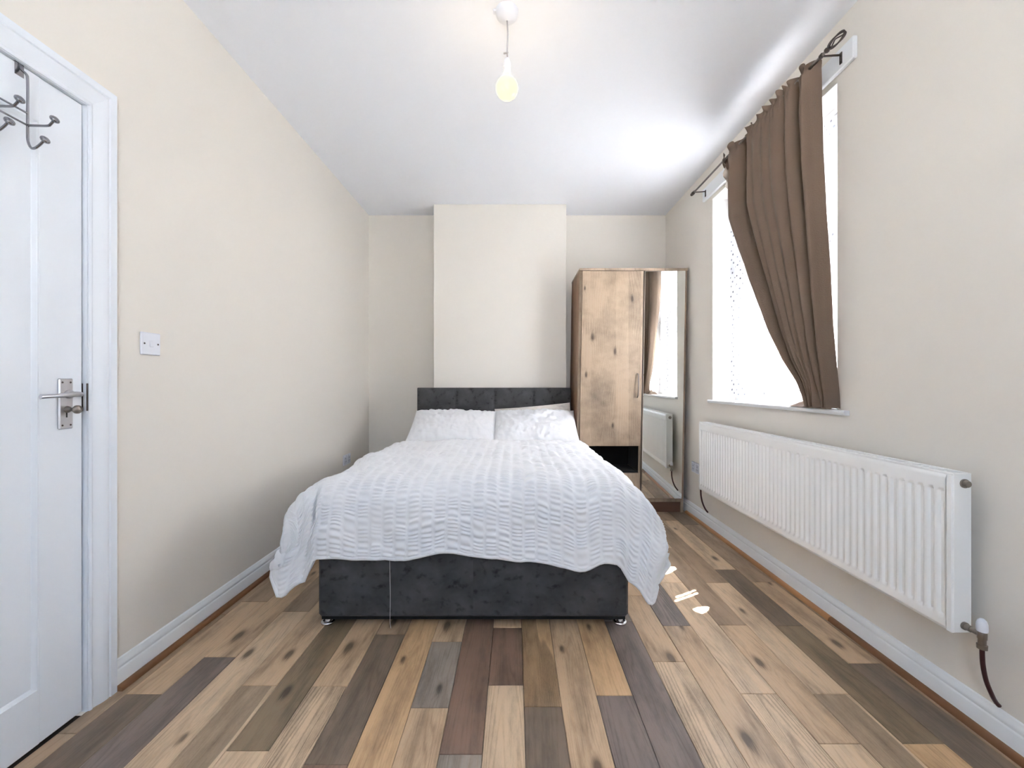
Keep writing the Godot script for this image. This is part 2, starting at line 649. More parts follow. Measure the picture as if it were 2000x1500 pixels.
func plank(parent: Node, x0: float, x1: float, d0: float, d1: float, m: Material) -> void:
	var st := begin()
	var g := 0.0007
	var c := 0.0016
	var long := d1 - d0
	var v0 := rng.randf() * maxf(0.0, 1.0 - long / 1.6)
	var mir := rng.randf() < 0.5
	var lift := rng.randf_range(-0.0004, 0.0003)
	var xs := [x0 + g, x0 + g + c, x1 - g - c, x1 - g]
	var zs := [d0 + g, d0 + g + c, d1 - g - c, d1 - g]
	var p := func(i: int, j: int, y: float) -> Vector3: return Vector3(xs[i], y, -zs[j])
	var uv := func(q: Vector3) -> Vector2:
		var u := clampf((q.x - x0) / 0.1252, 0.0, 1.0)
		return Vector2(1.0 - u if mir else u, v0 + (-q.z - d0) / 1.6)
	var quad := func(a: Vector3, b: Vector3, cc: Vector3, d: Vector3, n: Vector3) -> void:
		tri(st, a, b, cc, n, n, n, uv.call(a), uv.call(b), uv.call(cc))
		tri(st, a, cc, d, n, n, n, uv.call(a), uv.call(cc), uv.call(d))
	var t := lift
	var e := lift - 0.0012
	var b := -0.014
	quad.call(p.call(1, 1, t), p.call(2, 1, t), p.call(2, 2, t), p.call(1, 2, t), Vector3.UP)
	quad.call(p.call(0, 0, e), p.call(3, 0, e), p.call(2, 1, t), p.call(1, 1, t), Vector3(0, 0.8, 0.6))
	quad.call(p.call(0, 3, e), p.call(3, 3, e), p.call(2, 2, t), p.call(1, 2, t), Vector3(0, 0.8, -0.6))
	quad.call(p.call(0, 0, e), p.call(0, 3, e), p.call(1, 2, t), p.call(1, 1, t), Vector3(-0.6, 0.8, 0))
	quad.call(p.call(3, 0, e), p.call(3, 3, e), p.call(2, 2, t), p.call(2, 1, t), Vector3(0.6, 0.8, 0))
	quad.call(p.call(0, 0, e), p.call(3, 0, e), p.call(3, 0, b), p.call(0, 0, b), Vector3(0, 0, 1))
	quad.call(p.call(0, 3, e), p.call(3, 3, e), p.call(3, 3, b), p.call(0, 3, b), Vector3(0, 0, -1))
	quad.call(p.call(0, 0, e), p.call(0, 3, e), p.call(0, 3, b), p.call(0, 0, b), Vector3(-1, 0, 0))
	quad.call(p.call(3, 0, e), p.call(3, 3, e), p.call(3, 3, b), p.call(3, 0, b), Vector3(1, 0, 0))
	obj("plank", st, m, parent)


func floor_planks() -> void:
	var st := begin()
	slab(st, Vector3(LEFT - 0.2, -0.2, FRONT + 0.2), Vector3(RIGHT + 0.3, -0.0145, BACK - 0.2))
	var fl := obj("floor", st, M.subfloor)
	tag(fl, "oak plank floor of mixed tan, brown and grey boards", "floor", "", "structure")
	# for each row of boards, from the viewpoint to the far wall: colour and grain, then the distance of the joint
	var rows := {
		-12: ["M0"],
		-11: ["D0", 1.454, "T0", 2.07, "M4", 2.9, "T2"],
		-10: ["P4", 1.651, "T3", 2.6, "D0", 3.5, "T0"],
		-9: ["L2", 1.98, "M0", 2.9, "D4"],
		-8: ["L6", 1.494, "T2", 2.5, "M0", 3.3, "L0"],
		-7: ["L0", 1.229, "O2", 2.05, "T0", 3.1, "D0"],
		-6: ["L1", 1.491, "T3", 2.3, "M0", 3.2, "T0"],
		-5: ["R0", 1.184, "D4", 1.80, "M2", 2.7, "T0"],
		-4: ["G2", 0.9, "G2", 2.2, "D0", 3.0, "T0"],
		-3: ["T4", 1.392, "Y3", 1.749, "T3", 2.6, "M0"],
		-2: ["Y3", 1.217, "R0", 2.3, "T0", 3.3, "D0"],
		-1: ["L5", 1.496, "R4", 1.85, "T0", 2.9, "M0"],
		0: ["D0", 1.397, "G6", 2.2, "T0", 3.2, "M0"],
		1: ["T0", 1.0, "T2", 2.4, "D0", 3.4, "T0"],
		2: ["P5", 1.447, "G3", 2.3, "M0", 3.3, "T0"],
		3: ["P4", 1.90, "Y0", 2.8, "T0"],
		4: ["L1", 1.623, "T3", 2.13, "T0", 3.0, "M0"],
		5: ["T0", 0.95, "T3", 1.864, "P1", 2.7, "T0"],
		6: ["L1", 1.455, "L4", 2.268, "L0", 2.9, "M0"],
		7: ["L2", 1.253, "T2", 1.868, "M0", 2.43, "M4", 2.75, "L0", 3.14, "M0"],
		8: ["L6", 1.454, "L3", 2.268, "M0", 3.4, "D0"],
		9: ["G3", 1.253, "O4", 1.864, "D0", 2.43, "L2", 3.3, "M0"],
		10: ["D0", 1.614, "T2", 2.274, "M4", 3.2, "D0"],
		11: ["M0"],
	}
	for k: int in rows:
		var x0 := maxf(0.0315 + 0.1252 * k, LEFT + 0.001)
		var x1 := minf(0.0315 + 0.1252 * (k + 1), RIGHT - 0.001)
		var row: Array = rows[k].duplicate()
		var at := -0.69
		while row.size():
			var code: String = row[0]
			var end: float = row[1] if row.size() > 1 else 4.045
			var m := plank_mat(code[0], int(code[1]))
			# boards are at most about 1.5 m long
			while end - at > 1.55:
				var cut := at + rng.randf_range(0.55, 0.75)
				if end - cut < 0.5:
					break
				plank(fl, x0, x1, at, cut, m if cut > 0.9 else plank_mat("TMD"[rng.randi() % 3], 0))
				at = cut
			plank(fl, x0, x1, at, end, m)
			at = end
			row = row.slice(2)


func baseboards() -> void:
	# outline: u out from the wall, v up
	var p := [Vector2(0, 0), Vector2(0.018, 0), Vector2(0.018, 0.066), Vector2(0.0165, 0.069), Vector2(0.0125, 0.071), Vector2(0.0125, 0.074), Vector2(0.0150, 0.078), Vector2(0.0150, 0.083), Vector2(0.0125, 0.089), Vector2(0.009, 0.094), Vector2(0.007, 0.100), Vector2(0.0, 0.102)]
	var bead := [Vector2(0, 0), Vector2(0.019, 0), Vector2(0.0185, 0.006), Vector2(0.0165, 0.011), Vector2(0.0125, 0.016), Vector2(0.007, 0.0185), Vector2(0, 0.019)]
	var up := Vector3.UP
	var st := begin()
	sweep(st, p, Vector3(LEFT, 0, -1.4645), Vector3(LEFT, 0, BACK), Vector3.RIGHT, up)
	sweep(st, p, Vector3(LEFT, 0, FRONT), Vector3(LEFT, 0, -0.515), Vector3.RIGHT, up)
	tag(obj("baseboard_left", st, M.gloss_white), "white moulded skirting board along the left wall", "skirting board", "", "structure")
	st = begin()
	sweep(st, p, Vector3(RIGHT, 0, FRONT), Vector3(RIGHT, 0, BACK), Vector3.LEFT, up)
	tag(obj("baseboard_right", st, M.gloss_white), "white moulded skirting board below the radiator", "skirting board", "", "structure")
	st = begin()
	sweep(st, p, Vector3(LEFT + 0.018, 0, BACK), Vector3(-0.7325, 0, BACK), Vector3.BACK, up)
	sweep(st, p, Vector3(0.4685, 0, BACK), Vector3(RIGHT - 0.018, 0, BACK), Vector3.BACK, up)
	tag(obj("baseboard_back", st, M.gloss_white), "white skirting board along the back wall alcoves", "skirting board", "", "structure")
	st = begin()
	sweep(st, bead, Vector3(LEFT + 0.018, 0.0005, -1.4645), Vector3(LEFT + 0.018, 0.0005, BACK), Vector3.RIGHT, up)
	tag(obj("trim_2", st, M.bead_dark), "dark brown quarter-round bead at the foot of the left skirting", "floor bead", "", "structure")
	st = begin()
	sweep(st, bead, Vector3(RIGHT - 0.018, 0.0005, FRONT), Vector3(RIGHT - 0.018, 0.0005, -1.90), Vector3.LEFT, up)
	tag(obj("trim_3", st, M.bead_dark), "nearer dark brown quarter-round bead at the foot of the right skirting", "floor bead", "", "structure")
	st = begin()
	sweep(st, bead, Vector3(RIGHT - 0.018, 0.0005, -1.902), Vector3(RIGHT - 0.018, 0.0005, -3.50), Vector3.LEFT, up)
	tag(obj("trim_4", st, M.bead_light), "farther light brown quarter-round bead at the foot of the right skirting", "floor bead", "", "structure")


func frame_bars(st: SurfaceTool, x0: float, x1: float, d0: float, d1: float, y0: float, y1: float, w: float, r := 0.004) -> void:
	slab(st, Vector3(x0, y0, -d0), Vector3(x1, y0 + w, -d1), r)
	slab(st, Vector3(x0, y1 - w, -d0), Vector3(x1, y1, -d1), r)
	slab(st, Vector3(x0, y0 + w, -d0), Vector3(x1, y1 - w, -(d0 + w)), r)
	slab(st, Vector3(x0, y0 + w, -(d1 - w)), Vector3(x1, y1 - w, -d1), r)


func window() -> void:
	var t := thing("window_1", "white plastic framed window behind the net curtain", "window", Vector3(0, 0, 0), "", "structure")
	var d0 := 1.896
	var d1 := 3.081
	var st := begin()
	frame_bars(st, 1.625, 1.69, d0, d1, 0.937, 2.431, 0.06)
	slab(st, Vector3(1.625, 1.815, -(d0 + 0.06)), Vector3(1.69, 1.885, -(d1 - 0.06)), 0.004)
	slab(st, Vector3(1.625, 0.997, -2.2175), Vector3(1.69, 1.815, -2.2825), 0.004)
	obj("window_frame", st, M.upvc, t)
	# opening lights: sash, gasket and pane
	for e in [[d0 + 0.064, d1 - 0.064, 1.889, 2.367], [d0 + 0.064, 2.2135, 1.001, 1.811], [2.2865, d1 - 0.064, 1.001, 1.811]]:
		st = begin()
		frame_bars(st, 1.618, 1.672, e[0], e[1], e[2], e[3], 0.05)
		var s := obj("sash", st, M.upvc, t)
		st = begin()
		frame_bars(st, 1.622, 1.650, e[0] + 0.050, e[1] - 0.050, e[2] + 0.050, e[3] - 0.050, 0.006, 0.0)
		obj("gasket", st, M.gasket, s)
		st = begin()
		slab(st, Vector3(1.640, e[2] + 0.05, -(e[0] + 0.05)), Vector3(1.644, e[3] - 0.05, -(e[1] - 0.05)))
		obj("pane", st, M.pane_glass, s)
		st = begin()
		var mid: float = (e[0] + e[1]) * 0.5
		slab(st, Vector3(1.598, e[2] + 0.018, -(mid - 0.055)), Vector3(1.618, e[2] + 0.036, -(mid + 0.055)), 0.003)
		obj("window_handle", st, M.upvc, s)
	# the window behind the viewpoint
	t = thing("window_2", "white framed window in the wall opposite the bed head", "window", Vector3.ZERO, "", "structure")
	st = begin()
	var z := FRONT + 0.11
	for e in [[-0.35, -0.29, 0.85, 2.40], [0.29, 0.35, 0.85, 2.40], [-0.29, 0.29, 1.75, 1.81], [-0.29, 0.29, 0.85, 0.91], [-0.29, 0.29, 2.34, 2.40]]:
		slab(st, Vector3(e[0], e[2], z), Vector3(e[1], e[3], z + 0.06), 0.003)
	obj("window_frame", st, M.upvc, t)
	for e in [[0.91, 1.75], [1.81, 2.34]]:
		st = begin()
		slab(st, Vector3(-0.29, e[0], z + 0.03), Vector3(0.29, e[1], z + 0.034))
		obj("pane", st, M.pane_glass, t)


func door() -> void:
	var t := thing("door_1", "white panelled door with chrome lever handle, closed in the left wall", "door", Vector3.ZERO, "", "structure")
	var xf := -1.411  # face of the leaf
	var h := 1.983
	var y0 := 0.006
	var d0 := 0.609
	var d1 := 1.3695
	var st := begin()
	# stiles and rails round the recessed panel
	var p0 := d0 + 0.124
	var p1 := d1 - 0.124
	var b := 0.163
	var c := 1.852
	slab(st, Vector3(xf - 0.035, y0, -p1), Vector3(xf, h, -d1), 0.0015)
	slab(st, Vector3(xf - 0.035, y0, -d0), Vector3(xf, h, -p0), 0.0015)
	slab(st, Vector3(xf - 0.035, y0, -p0), Vector3(xf, b, -p1))
	slab(st, Vector3(xf - 0.035, c, -p0), Vector3(xf, h, -p1))
	obj("door_leaf", st, M.door_white, t)
	st = begin()
	# moulding round the panel, mitred look
	var q := [Vector2(0, 0), Vector2(0.014, 0), Vector2(0.012, 0.003), Vector2(0.006, 0.005), Vector2(0.004, 0.0085), Vector2(0, 0.0085)]
	sweep(st, q, Vector3(xf - 0.0085, b, -p1), Vector3(xf - 0.0085, c, -p1), Vector3.BACK, Vector3.RIGHT)
	sweep(st, q, Vector3(xf - 0.0085, b, -p0), Vector3(xf - 0.0085, c, -p0), Vector3.FORWARD, Vector3.RIGHT)
	sweep(st, q, Vector3(xf - 0.0085, b, -p0), Vector3(xf - 0.0085, b, -p1), Vector3.UP, Vector3.RIGHT)
	sweep(st, q, Vector3(xf - 0.0085, c, -p0), Vector3(xf - 0.0085, c, -p1), Vector3.DOWN, Vector3.RIGHT)
	obj("panel_moulding", st, M.door_white, t)
	# boards of the panel with grooves between them
	var n := 5
	var wide := (p1 - p0 - 0.020) / n
	for i in n:
		st = begin()
		var a := p0 + 0.010 + wide * i
		slab(st, Vector3(xf - 0.030, b + 0.002, -(a + 0.0002)), Vector3(xf - 0.0085, c - 0.002, -(a + wide - 0.0002)), 0.0018)
		obj("door_board", st, M.door_white, t)
	st = begin()
	slab(st, Vector3(xf - 0.034, b, -p0), Vector3(xf - 0.0295, c, -p1))
	obj("door_core", st, M.door_white, t)
	# handle on its plate
	st = begin()
	slab(st, Vector3(xf - 0.001, 0.932, -1.295), Vector3(xf + 0.007, 1.090, -1.337), 0.003)
	var pl := obj("handle_plate", st, M.satin_metal, t)
	st = begin()
	for yy in [0.944, 1.078]:
		for dd in [1.304, 1.328]:
			lathe(st, [Vector2(0, 0.0012), Vector2(0.0025, 0.001), Vector2(0.003, 0)], 10, Transform3D(Basis(Vector3.FORWARD, PI / 2), Vector3(xf + 0.007, yy, -dd)))
	obj("screw", st, M.dark_metal, pl)
	st = begin()
	var lv := curve_points([Vector3(xf + 0.006, 1.041, -1.322), Vector3(xf + 0.034, 1.041, -1.322), Vector3(xf + 0.050, 1.0405, -1.316), Vector3(xf + 0.055, 1.040, -1.290), Vector3(xf + 0.054, 1.038, -1.245), Vector3(xf + 0.050, 1.036, -1.205)], 6)
	var rr := []
	for i in lv.size():
		rr.append(lerpf(0.0085, 0.006, float(i) / lv.size()))
	tube(st, lv, rr, 12)
	lathe(st, [Vector2(0.014, 0), Vector2(0.014, 0.006), Vector2(0.010, 0.010), Vector2(0.008, 0.011)], 20, Transform3D(Basis(Vector3.FORWARD, PI / 2), Vector3(xf + 0.006, 1.041, -1.322)))
	obj("lever", st, M.satin_metal, pl)
	st = begin()
	lathe(st, [Vector2(0.011, 0), Vector2(0.010, 0.006), Vector2(0.006, 0.010), Vector2(0.0055, 0.020), Vector2(0.009, 0.024), Vector2(0.013, 0.030), Vector2(0.013, 0.036), Vector2(0.009, 0.041), Vector2(0, 0.042)], 20, Transform3D(Basis(Vector3.FORWARD, PI / 2), Vector3(xf + 0.006, 0.993, -1.318)))
	obj("thumb_turn", st, M.brass_grey, pl)
	st = begin()
	slab(st, Vector3(xf + 0.0065, 0.968, -1.314), Vector3(xf + 0.0078, 0.984, -1.318))
	obj("keyhole", st, M.gasket, pl)
	st = begin()
	slab(st, Vector3(xf - 0.03, 0.985, -1.3705), Vector3(xf + 0.0005, 1.075, -1.3722))
	obj("latch_plate", st, M.dark_metal, t)
	# lining, stop and architrave
	st = begin()
	slab(st, Vector3(-1.605, 0.0, -1.3745), Vector3(-1.400, 1.9865, -1.3775))
	slab(st, Vector3(-1.605, 0.0, -0.6055), Vector3(-1.400, 1.9865, -0.6025))
	slab(st, Vector3(-1.605, 1.9865, -0.6025), Vector3(-1.400, 2.0, -1.3775))
	slab(st, Vector3(-1.49, 0.0, -1.355), Vector3(-1.4475, 1.9865, -1.3745))
	slab(st, Vector3(-1.49, 0.0, -0.6055), Vector3(-1.4475, 1.9865, -0.625))
	slab(st, Vector3(-1.49, 1.967, -0.6055), Vector3(-1.4475, 1.9865, -1.3745))
	slab(st, Vector3(-1.60, 0.0, -0.606), Vector3(-1.55, 1.9865, -1.374))
	tag(obj("trim_5", st, M.door_white), "white door lining round the left door", "door lining", "", "structure")
	st = begin()
	slab(st, Vector3(-1.402, 0.985, -1.3735), Vector3(-1.3985, 1.075, -1.3795), 0.0005)
	tag(obj("keep_plate", st, M.dark_metal), "dark metal latch keep on the door frame beside the lever", "latch keep")
	# architrave: u across its width from the inner edge, v out from the wall
	var a_ := [Vector2(0, 0), Vector2(0, 0.009), Vector2(0.004, 0.012), Vector2(0.009, 0.012), Vector2(0.012, 0.009), Vector2(0.022, 0.011), Vector2(0.036, 0.016), Vector2(0.050, 0.0185), Vector2(0.058, 0.0175), Vector2(0.061, 0.0155), Vector2(0.064, 0.020), Vector2(0.086, 0.020), Vector2(0.087, 0.018), Vector2(0.087, 0)]
	st = begin()
	var yy0 := 1.988
	sweep(st, a_, Vector3(LEFT, 0, -1.3775), Vector3(LEFT, yy0, -1.3775), Vector3.FORWARD, Vector3.RIGHT, Vector3.ZERO, Vector3.UP)
	sweep(st, a_, Vector3(LEFT, 0, -0.6025), Vector3(LEFT, yy0, -0.6025), Vector3.BACK, Vector3.RIGHT, Vector3.ZERO, Vector3.UP)
	sweep(st, a_, Vector3(LEFT, yy0, -0.6025), Vector3(LEFT, yy0, -1.3775), Vector3.UP, Vector3.RIGHT, Vector3.BACK, Vector3.FORWARD)
	tag(obj("trim_6", st, M.door_white), "white moulded architrave framing the left door", "architrave", "", "structure")


func outside() -> void:
	var g := mat("paving", srgb(228, 228, 228), 0.9)
	var st := begin()
	slab(st, Vector3(RIGHT + 0.3, -0.5, 30), Vector3(40, -0.3, -30))
	slab(st, Vector3(-30, -0.5, 30), Vector3(RIGHT + 0.3, -0.3, FRONT + 0.2))
	tag(obj("ground", st, g), "pale paved ground outside the windows", "ground", "", "structure")
	var r := mat("render_wall", srgb(188, 186, 186), 0.9)
	st = begin()
	slab(st, Vector3(6.6, -0.3, 6), Vector3(6.85, 1.45, -14), 0.01)
	slab(st, Vector3(6.55, 1.45, 6), Vector3(6.9, 1.52, -14), 0.01)
	tag(obj("boundary_wall", st, r), "pale grey boundary wall seen dimly through the net curtain", "wall", "", "structure")


# ================= bed =================
func bed() -> void:
	var xc := -0.182
	var t := thing("bed", "dark grey crushed velvet divan bed with panelled headboard", "bed", Vector3(xc, 0, -1.85))
	var w := 1.37
	var st := begin()
	slab(st, Vector3(-w / 2, 0.043, 0), Vector3(w / 2, 0.40, -1.86), 0.012)
	obj("base", st, M.velvet, t)
	st = begin()
	slab(st, Vector3(-w / 2 + 0.012, 0.030, -0.012), Vector3(w / 2 - 0.012, 0.0435, -1.85))
	obj("base_underside", st, M.black, t)
	# headboard: backing and four padded panels
	st = begin()
	slab(st, Vector3(-w / 2, 0.05, -1.885), Vector3(w / 2, 1.040, -1.92), 0.006)
	var hb := obj("headboard", st, M.velvet, t)
	var pw := w / 4
	for i in 4:
		var nu := 14
		var nv := 22
		var pts := PackedVector3Array()
		for j in nv + 1:
			for k in nu + 1:
				var u := float(k) / nu
				var v := float(j) / nv
				var e := pow(clampf(sin(PI * clampf(u, 0.001, 0.999)), 0, 1), 0.55) * pow(clampf(sin(PI * clampf(v * 0.5 + 0.5, 0.5, 0.999)), 0, 1), 0.35)
				pts.append(Vector3(-w / 2 + pw * (i + 0.013 + 0.974 * u), 0.36 + v * 0.680, -1.886 + 0.030 * e))
		show_mesh("headboard_panel", sheet(pts, nu, nv, pw, 0.68), M.velvet, hb)
	# glides under the corners
	for s in [[-1, 0], [1, 0], [-1, 1], [1, 1]]:
		st = begin()
		var at := Vector3(s[0] * (w / 2 - 0.030), 0, -0.034 - s[1] * 1.78)
		var ring := []
		for k in 25:
			var a := TAU * k / 24
			ring.append(at + Vector3(cos(a) * 0.023, 0.008, sin(a) * 0.023))
		tube(st, ring, 0.0075, 8, false)
		lathe(st, [Vector2(0.008, 0.004), Vector2(0.014, 0.012), Vector2(0.011, 0.022), Vector2(0.020, 0.030), Vector2(0.020, 0.034)], 18, Transform3D(Basis(), at))
		obj("glide", st, M.chrome, t)
	# seam between the two halves of the base
	st = begin()
	slab(st, Vector3(-w / 2 + 0.01, 0.40, -0.01), Vector3(w / 2 - 0.01, 0.402, -1.85))
	obj("base_top", st, M.black, t)


func mattress() -> void:
	var st := begin()
	slab(st, Vector3(-0.182 - 0.672, 0.4025, -1.862), Vector3(-0.182 + 0.672, 0.585, -3.70), 0.03)
	tag(obj("mattress", st, M.mattress_white), "white mattress on the grey divan, under the duvet", "mattress")


# how far a cloth that lies flat up to a bend has come after a metres past the bend: (out, down)
func fall(a: float, r: float, most: float) -> Vector2:
	if a <= 0.0:
		return Vector2(a, 0.0)
	var arc := r * most
	if a < arc:
		return Vector2(r * sin(a / r), r * (1.0 - cos(a / r)))
	return Vector2(r * sin(most) + (a - arc) * cos(most), r * (1.0 - cos(most)) + (a - arc) * sin(most))


var hem_x := [-1.06, -1.02, -0.985, -0.895, -0.866, -0.80, -0.67, -0.54, -0.27, -0.12, 0.05, 0.21, 0.29, 0.375, 0.448, 0.524, 0.615, 0.66, 0.70]
var hem_y := [0.31, 0.27, 0.150, 0.225, 0.330, 0.330, 0.312, 0.318, 0.340, 0.332, 0.308, 0.290, 0.272, 0.296, 0.288, 0.217, 0.138, 0.25, 0.30]


func table(xs: Array, ys: Array, x: float) -> float:
	for i in range(1, xs.size()):
		if x <= xs[i] or i == xs.size() - 1:
			var t := clampf((x - xs[i - 1]) / (xs[i] - xs[i - 1]), 0.0, 1.0)
			t = t * t * (3.0 - 2.0 * t)
			return lerpf(ys[i - 1], ys[i], t)
	return ys[-1]


func duvet() -> void:
	var xc := -0.182
	var nu := 300
	var nv := 546
	var flat := 0.60
	var big := noise(101, 2.2, 3)
	var mid := noise(102, 7.0, 2)
	var ph := noise(103, 1.0, 1)
	var pts := PackedVector3Array()
	pts.resize((nu + 1) * (nv + 1))
	var half := 1.05
	var head := 3.46
	var bend := 1.945
	for i in nu + 1:
		var s := lerpf(-half, half, float(i) / nu)
		var sd := signf(s)
		var af := absf(s) - flat
		var lat := fall(af, 0.25 if s < 0 else 0.22, 1.53)
		var x := sd * (flat + lat.x)
		# where the front hem ends
		var hy := table(hem_x, hem_y, x + xc)
		var top := 0.625
		var fdrop := pow(maxf(pow(top - hy, 2.4) - pow(lat.y, 2.4), 0.002), 1.0 / 2.4)
		var fr := 0.115
		var fmost := 1.48
		var arc := fr * fmost
		var flen := arc + maxf(0.0, fdrop - fr * (1.0 - cos(fmost))) / sin(fmost)
		var T := (head - bend) + flen
		for j in nv + 1:
			var t := T * j / nv
			var fo := fall(t - (head - bend), fr, fmost)
			var d := bend - fo.x
			var down := pow(pow(lat.y, 2.4) + pow(fo.y, 2.4), 1.0 / 2.4)
			var y := top - down
			# crown and wrinkles
			var inside := clampf(1.0 - absf(s) / 1.0, 0.0, 1.0)
			y += 0.030 * pow(inside, 0.6) * clampf((t - 0.05) * 2.0, 0.0, 1.0) * clampf(1.0 - fo.y / 0.25, 0.0, 1.0)
			var wb := big.get_noise_2d(s, t)
			var wm := mid.get_noise_2d(s + 5.0, t)
			y += 0.018 * wb + 0.010 * wm
			var xx := x
			# the sides fall in soft folds
			var side := clampf(af / 0.25, 0.0, 1.0)
			xx += sd * side * (0.030 * sin(t * 11.0 + 1.5 * sd) + 0.03 * wb)
			var front := clampf(fo.y / 0.2, 0.0, 1.0)
			d -= front * (0.020 * wb + 0.012 * sin(s * 17.0) + 0.008 * wm)
			pts[j * (nu + 1) + i] = Vector3(xx + xc, y, -d)
	# seersucker: stripes along the bed, puckered across
	var moved := pts.duplicate()
	var w := nu + 1
	for j in nv + 1:
		for i in w:
			var du: Vector3 = pts[j * w + mini(i + 1, nu)] - pts[j * w + maxi(i - 1, 0)]
			var dv: Vector3 = pts[mini(j + 1, nv) * w + i] - pts[maxi(j - 1, 0) * w + i]
			var n := dv.cross(du).normalized()
			if n.y < 0.0 and absf(n.y) > 0.5:
				n = -n
			var s := lerpf(-half, half, float(i) / nu)
			var t := 1.9 * j / nv
			var k := s / 0.056
			var f := k - floorf(k)
			var lane := int(floorf(k))
			var puff := pow(sin(PI * f), 0.8) if f > 0.0 else 0.0
			var wave := sin(TAU * t / 0.0195 + lane * 2.4 + 6.5 * ph.get_noise_2d(t * 9.0, lane * 7.3))
			var amp := 0.0046 if f < 0.80 else 0.0010
			var quiet := (1.0 - 0.75 * smoothstep(0.72, 0.90, absf(s))) * clampf(0.55 + 1.1 * big.get_noise_2d(s * 1.7 + 9.0, t * 1.7) + 0.25 * t, 0.25, 1.2)
			moved[j * w + i] = pts[j * w + i] + n * (amp * puff * wave * quiet + 0.0035 * puff)
	var t_ := thing("duvet", "white seersucker duvet spread over the bed, hanging down at its foot", "duvet")
	show_mesh("cover", sheet(moved, nu, nv), M.linen, t_)
	# underside and rolled hem
	var cu := nu / 6
	var cv := nv / 6
	var under := PackedVector3Array()
	for j in cv + 1:
		for i in cu + 1:
			var a := (j * 6) * w + i * 6
			var q: Vector3 = pts[a]
			var du: Vector3 = pts[(j * 6) * w + mini(i * 6 + 3, nu)] - pts[(j * 6) * w + maxi(i * 6 - 3, 0)]
			var dv: Vector3 = pts[mini(j * 6 + 3, nv) * w + i * 6] - pts[maxi(j * 6 - 3, 0) * w + i * 6]
			var n := dv.cross(du).normalized()
			var edge := minf(minf(i, cu - i), minf(j, cv - j))
			under.append(q - n * (0.022 if edge > 0 else 0.012))
	show_mesh("underside", sheet(under, cu, cv), M.linen, t_)
	var st := begin()
	var rim := []
	for i in range(0, nu + 1, 3):
		rim.append(pts[nv * w + i] + Vector3(0, 0.001, -0.004))
	tube(st, rim, 0.0085, 8)
	for e in [0, nu]:
		rim = []
		for j in range(0, nv + 1, 3):
			rim.append(pts[j * w + e] + Vector3(0.003 if e == 0 else -0.003, 0.001, 0))
		tube(st, rim, 0.0085, 8)
	obj("hem", st, M.linen, t_)


func pillow_mesh(wide: float, high: float, thick: float, seed_: int) -> ArrayMesh:
	var nu := 60
	var nv := 44
	var lump := noise(seed_, 5.0, 3)
	var fine := noise(seed_ + 1, 22.0, 2)
	var w := nu + 1
	var rings := [PackedVector3Array(), PackedVector3Array()]
	for side in 2:
		for j in nv + 1:
			for i in nu + 1:
				var u := -1.0 + 2.0 * i / nu
				var v := -1.0 + 2.0 * j / nv
				var e := pow(maxf(0.0, 1.0 - pow(absf(u), 2.6)), 0.55) * pow(maxf(0.0, 1.0 - pow(absf(v), 2.6)), 0.55)
				var pinch := 1.0 - 0.02 * (1.0 - absf(v) * absf(v)) * absf(u) - 0.0
				var x := u * wide / 2 * pinch
				var y := v * high / 2 * (1.0 - 0.05 * (1.0 - u * u) * absf(v))
				var z := e * thick / 2 * (1.0 + 0.30 * lump.get_noise_2d(x, y + side * 7.0)) + 0.011 * minf(e * 3.0, 1.0) * fine.get_noise_2d(x, y * 0.5 + side * 3.0)
				# puckered stripes of the cloth
				z += 0.0018 * minf(e * 3.0, 1.0) * sin(TAU * y / 0.026 + floor(x / 0.055) * 2.1) * pow(absf(sin(PI * x / 0.055)), 0.7)
				rings[side].append(Vector3(x, y, z if side == 0 else -z))
	var mesh := ArrayMesh.new()
	var a := sheet(rings[0], nu, nv)
	var flipped := PackedVector3Array()
	for j in nv + 1:
		for i in nu + 1:
			flipped.append(rings[1][j * w + nu - i])
	var b := sheet(flipped, nu, nv)
	var st := begin()
	st.append_from(a, 0, Transform3D.IDENTITY)
	st.append_from(b, 0, Transform3D.IDENTITY)
	mesh = st.commit()
	return mesh


func pillows() -> void:
	var list := [
		["white seersucker pillow on the left half of the bed", -0.505, 0.727, -3.470, -60.0, 1.0, 0.70, 0.44, 0.15, "linen", 201, -1.0],
		["white seersucker pillow on the right half of the bed, before a greyer one", 0.172, 0.727, -3.465, -59.0, -1.0, 0.68, 0.44, 0.15, "linen", 211, 0.5],
		["greyish beige pillow tucked behind the white pillow on the right", 0.165, 0.765, -3.645, -10.0, 0.0, 0.66, 0.24, 0.06, "linen_grey", 221, 5.0],
	]
	for e in list:
		var m := pillow_mesh(e[6], e[7], e[8], e[10])
		var o := show_mesh("pillow", m, M[e[9]], self)
		o.position = Vector3(e[1], e[2], e[3])
		o.rotation_degrees = Vector3(e[4], e[5], e[11])
		tag(o, e[0], "pillow", "pillows at the head of the bed")


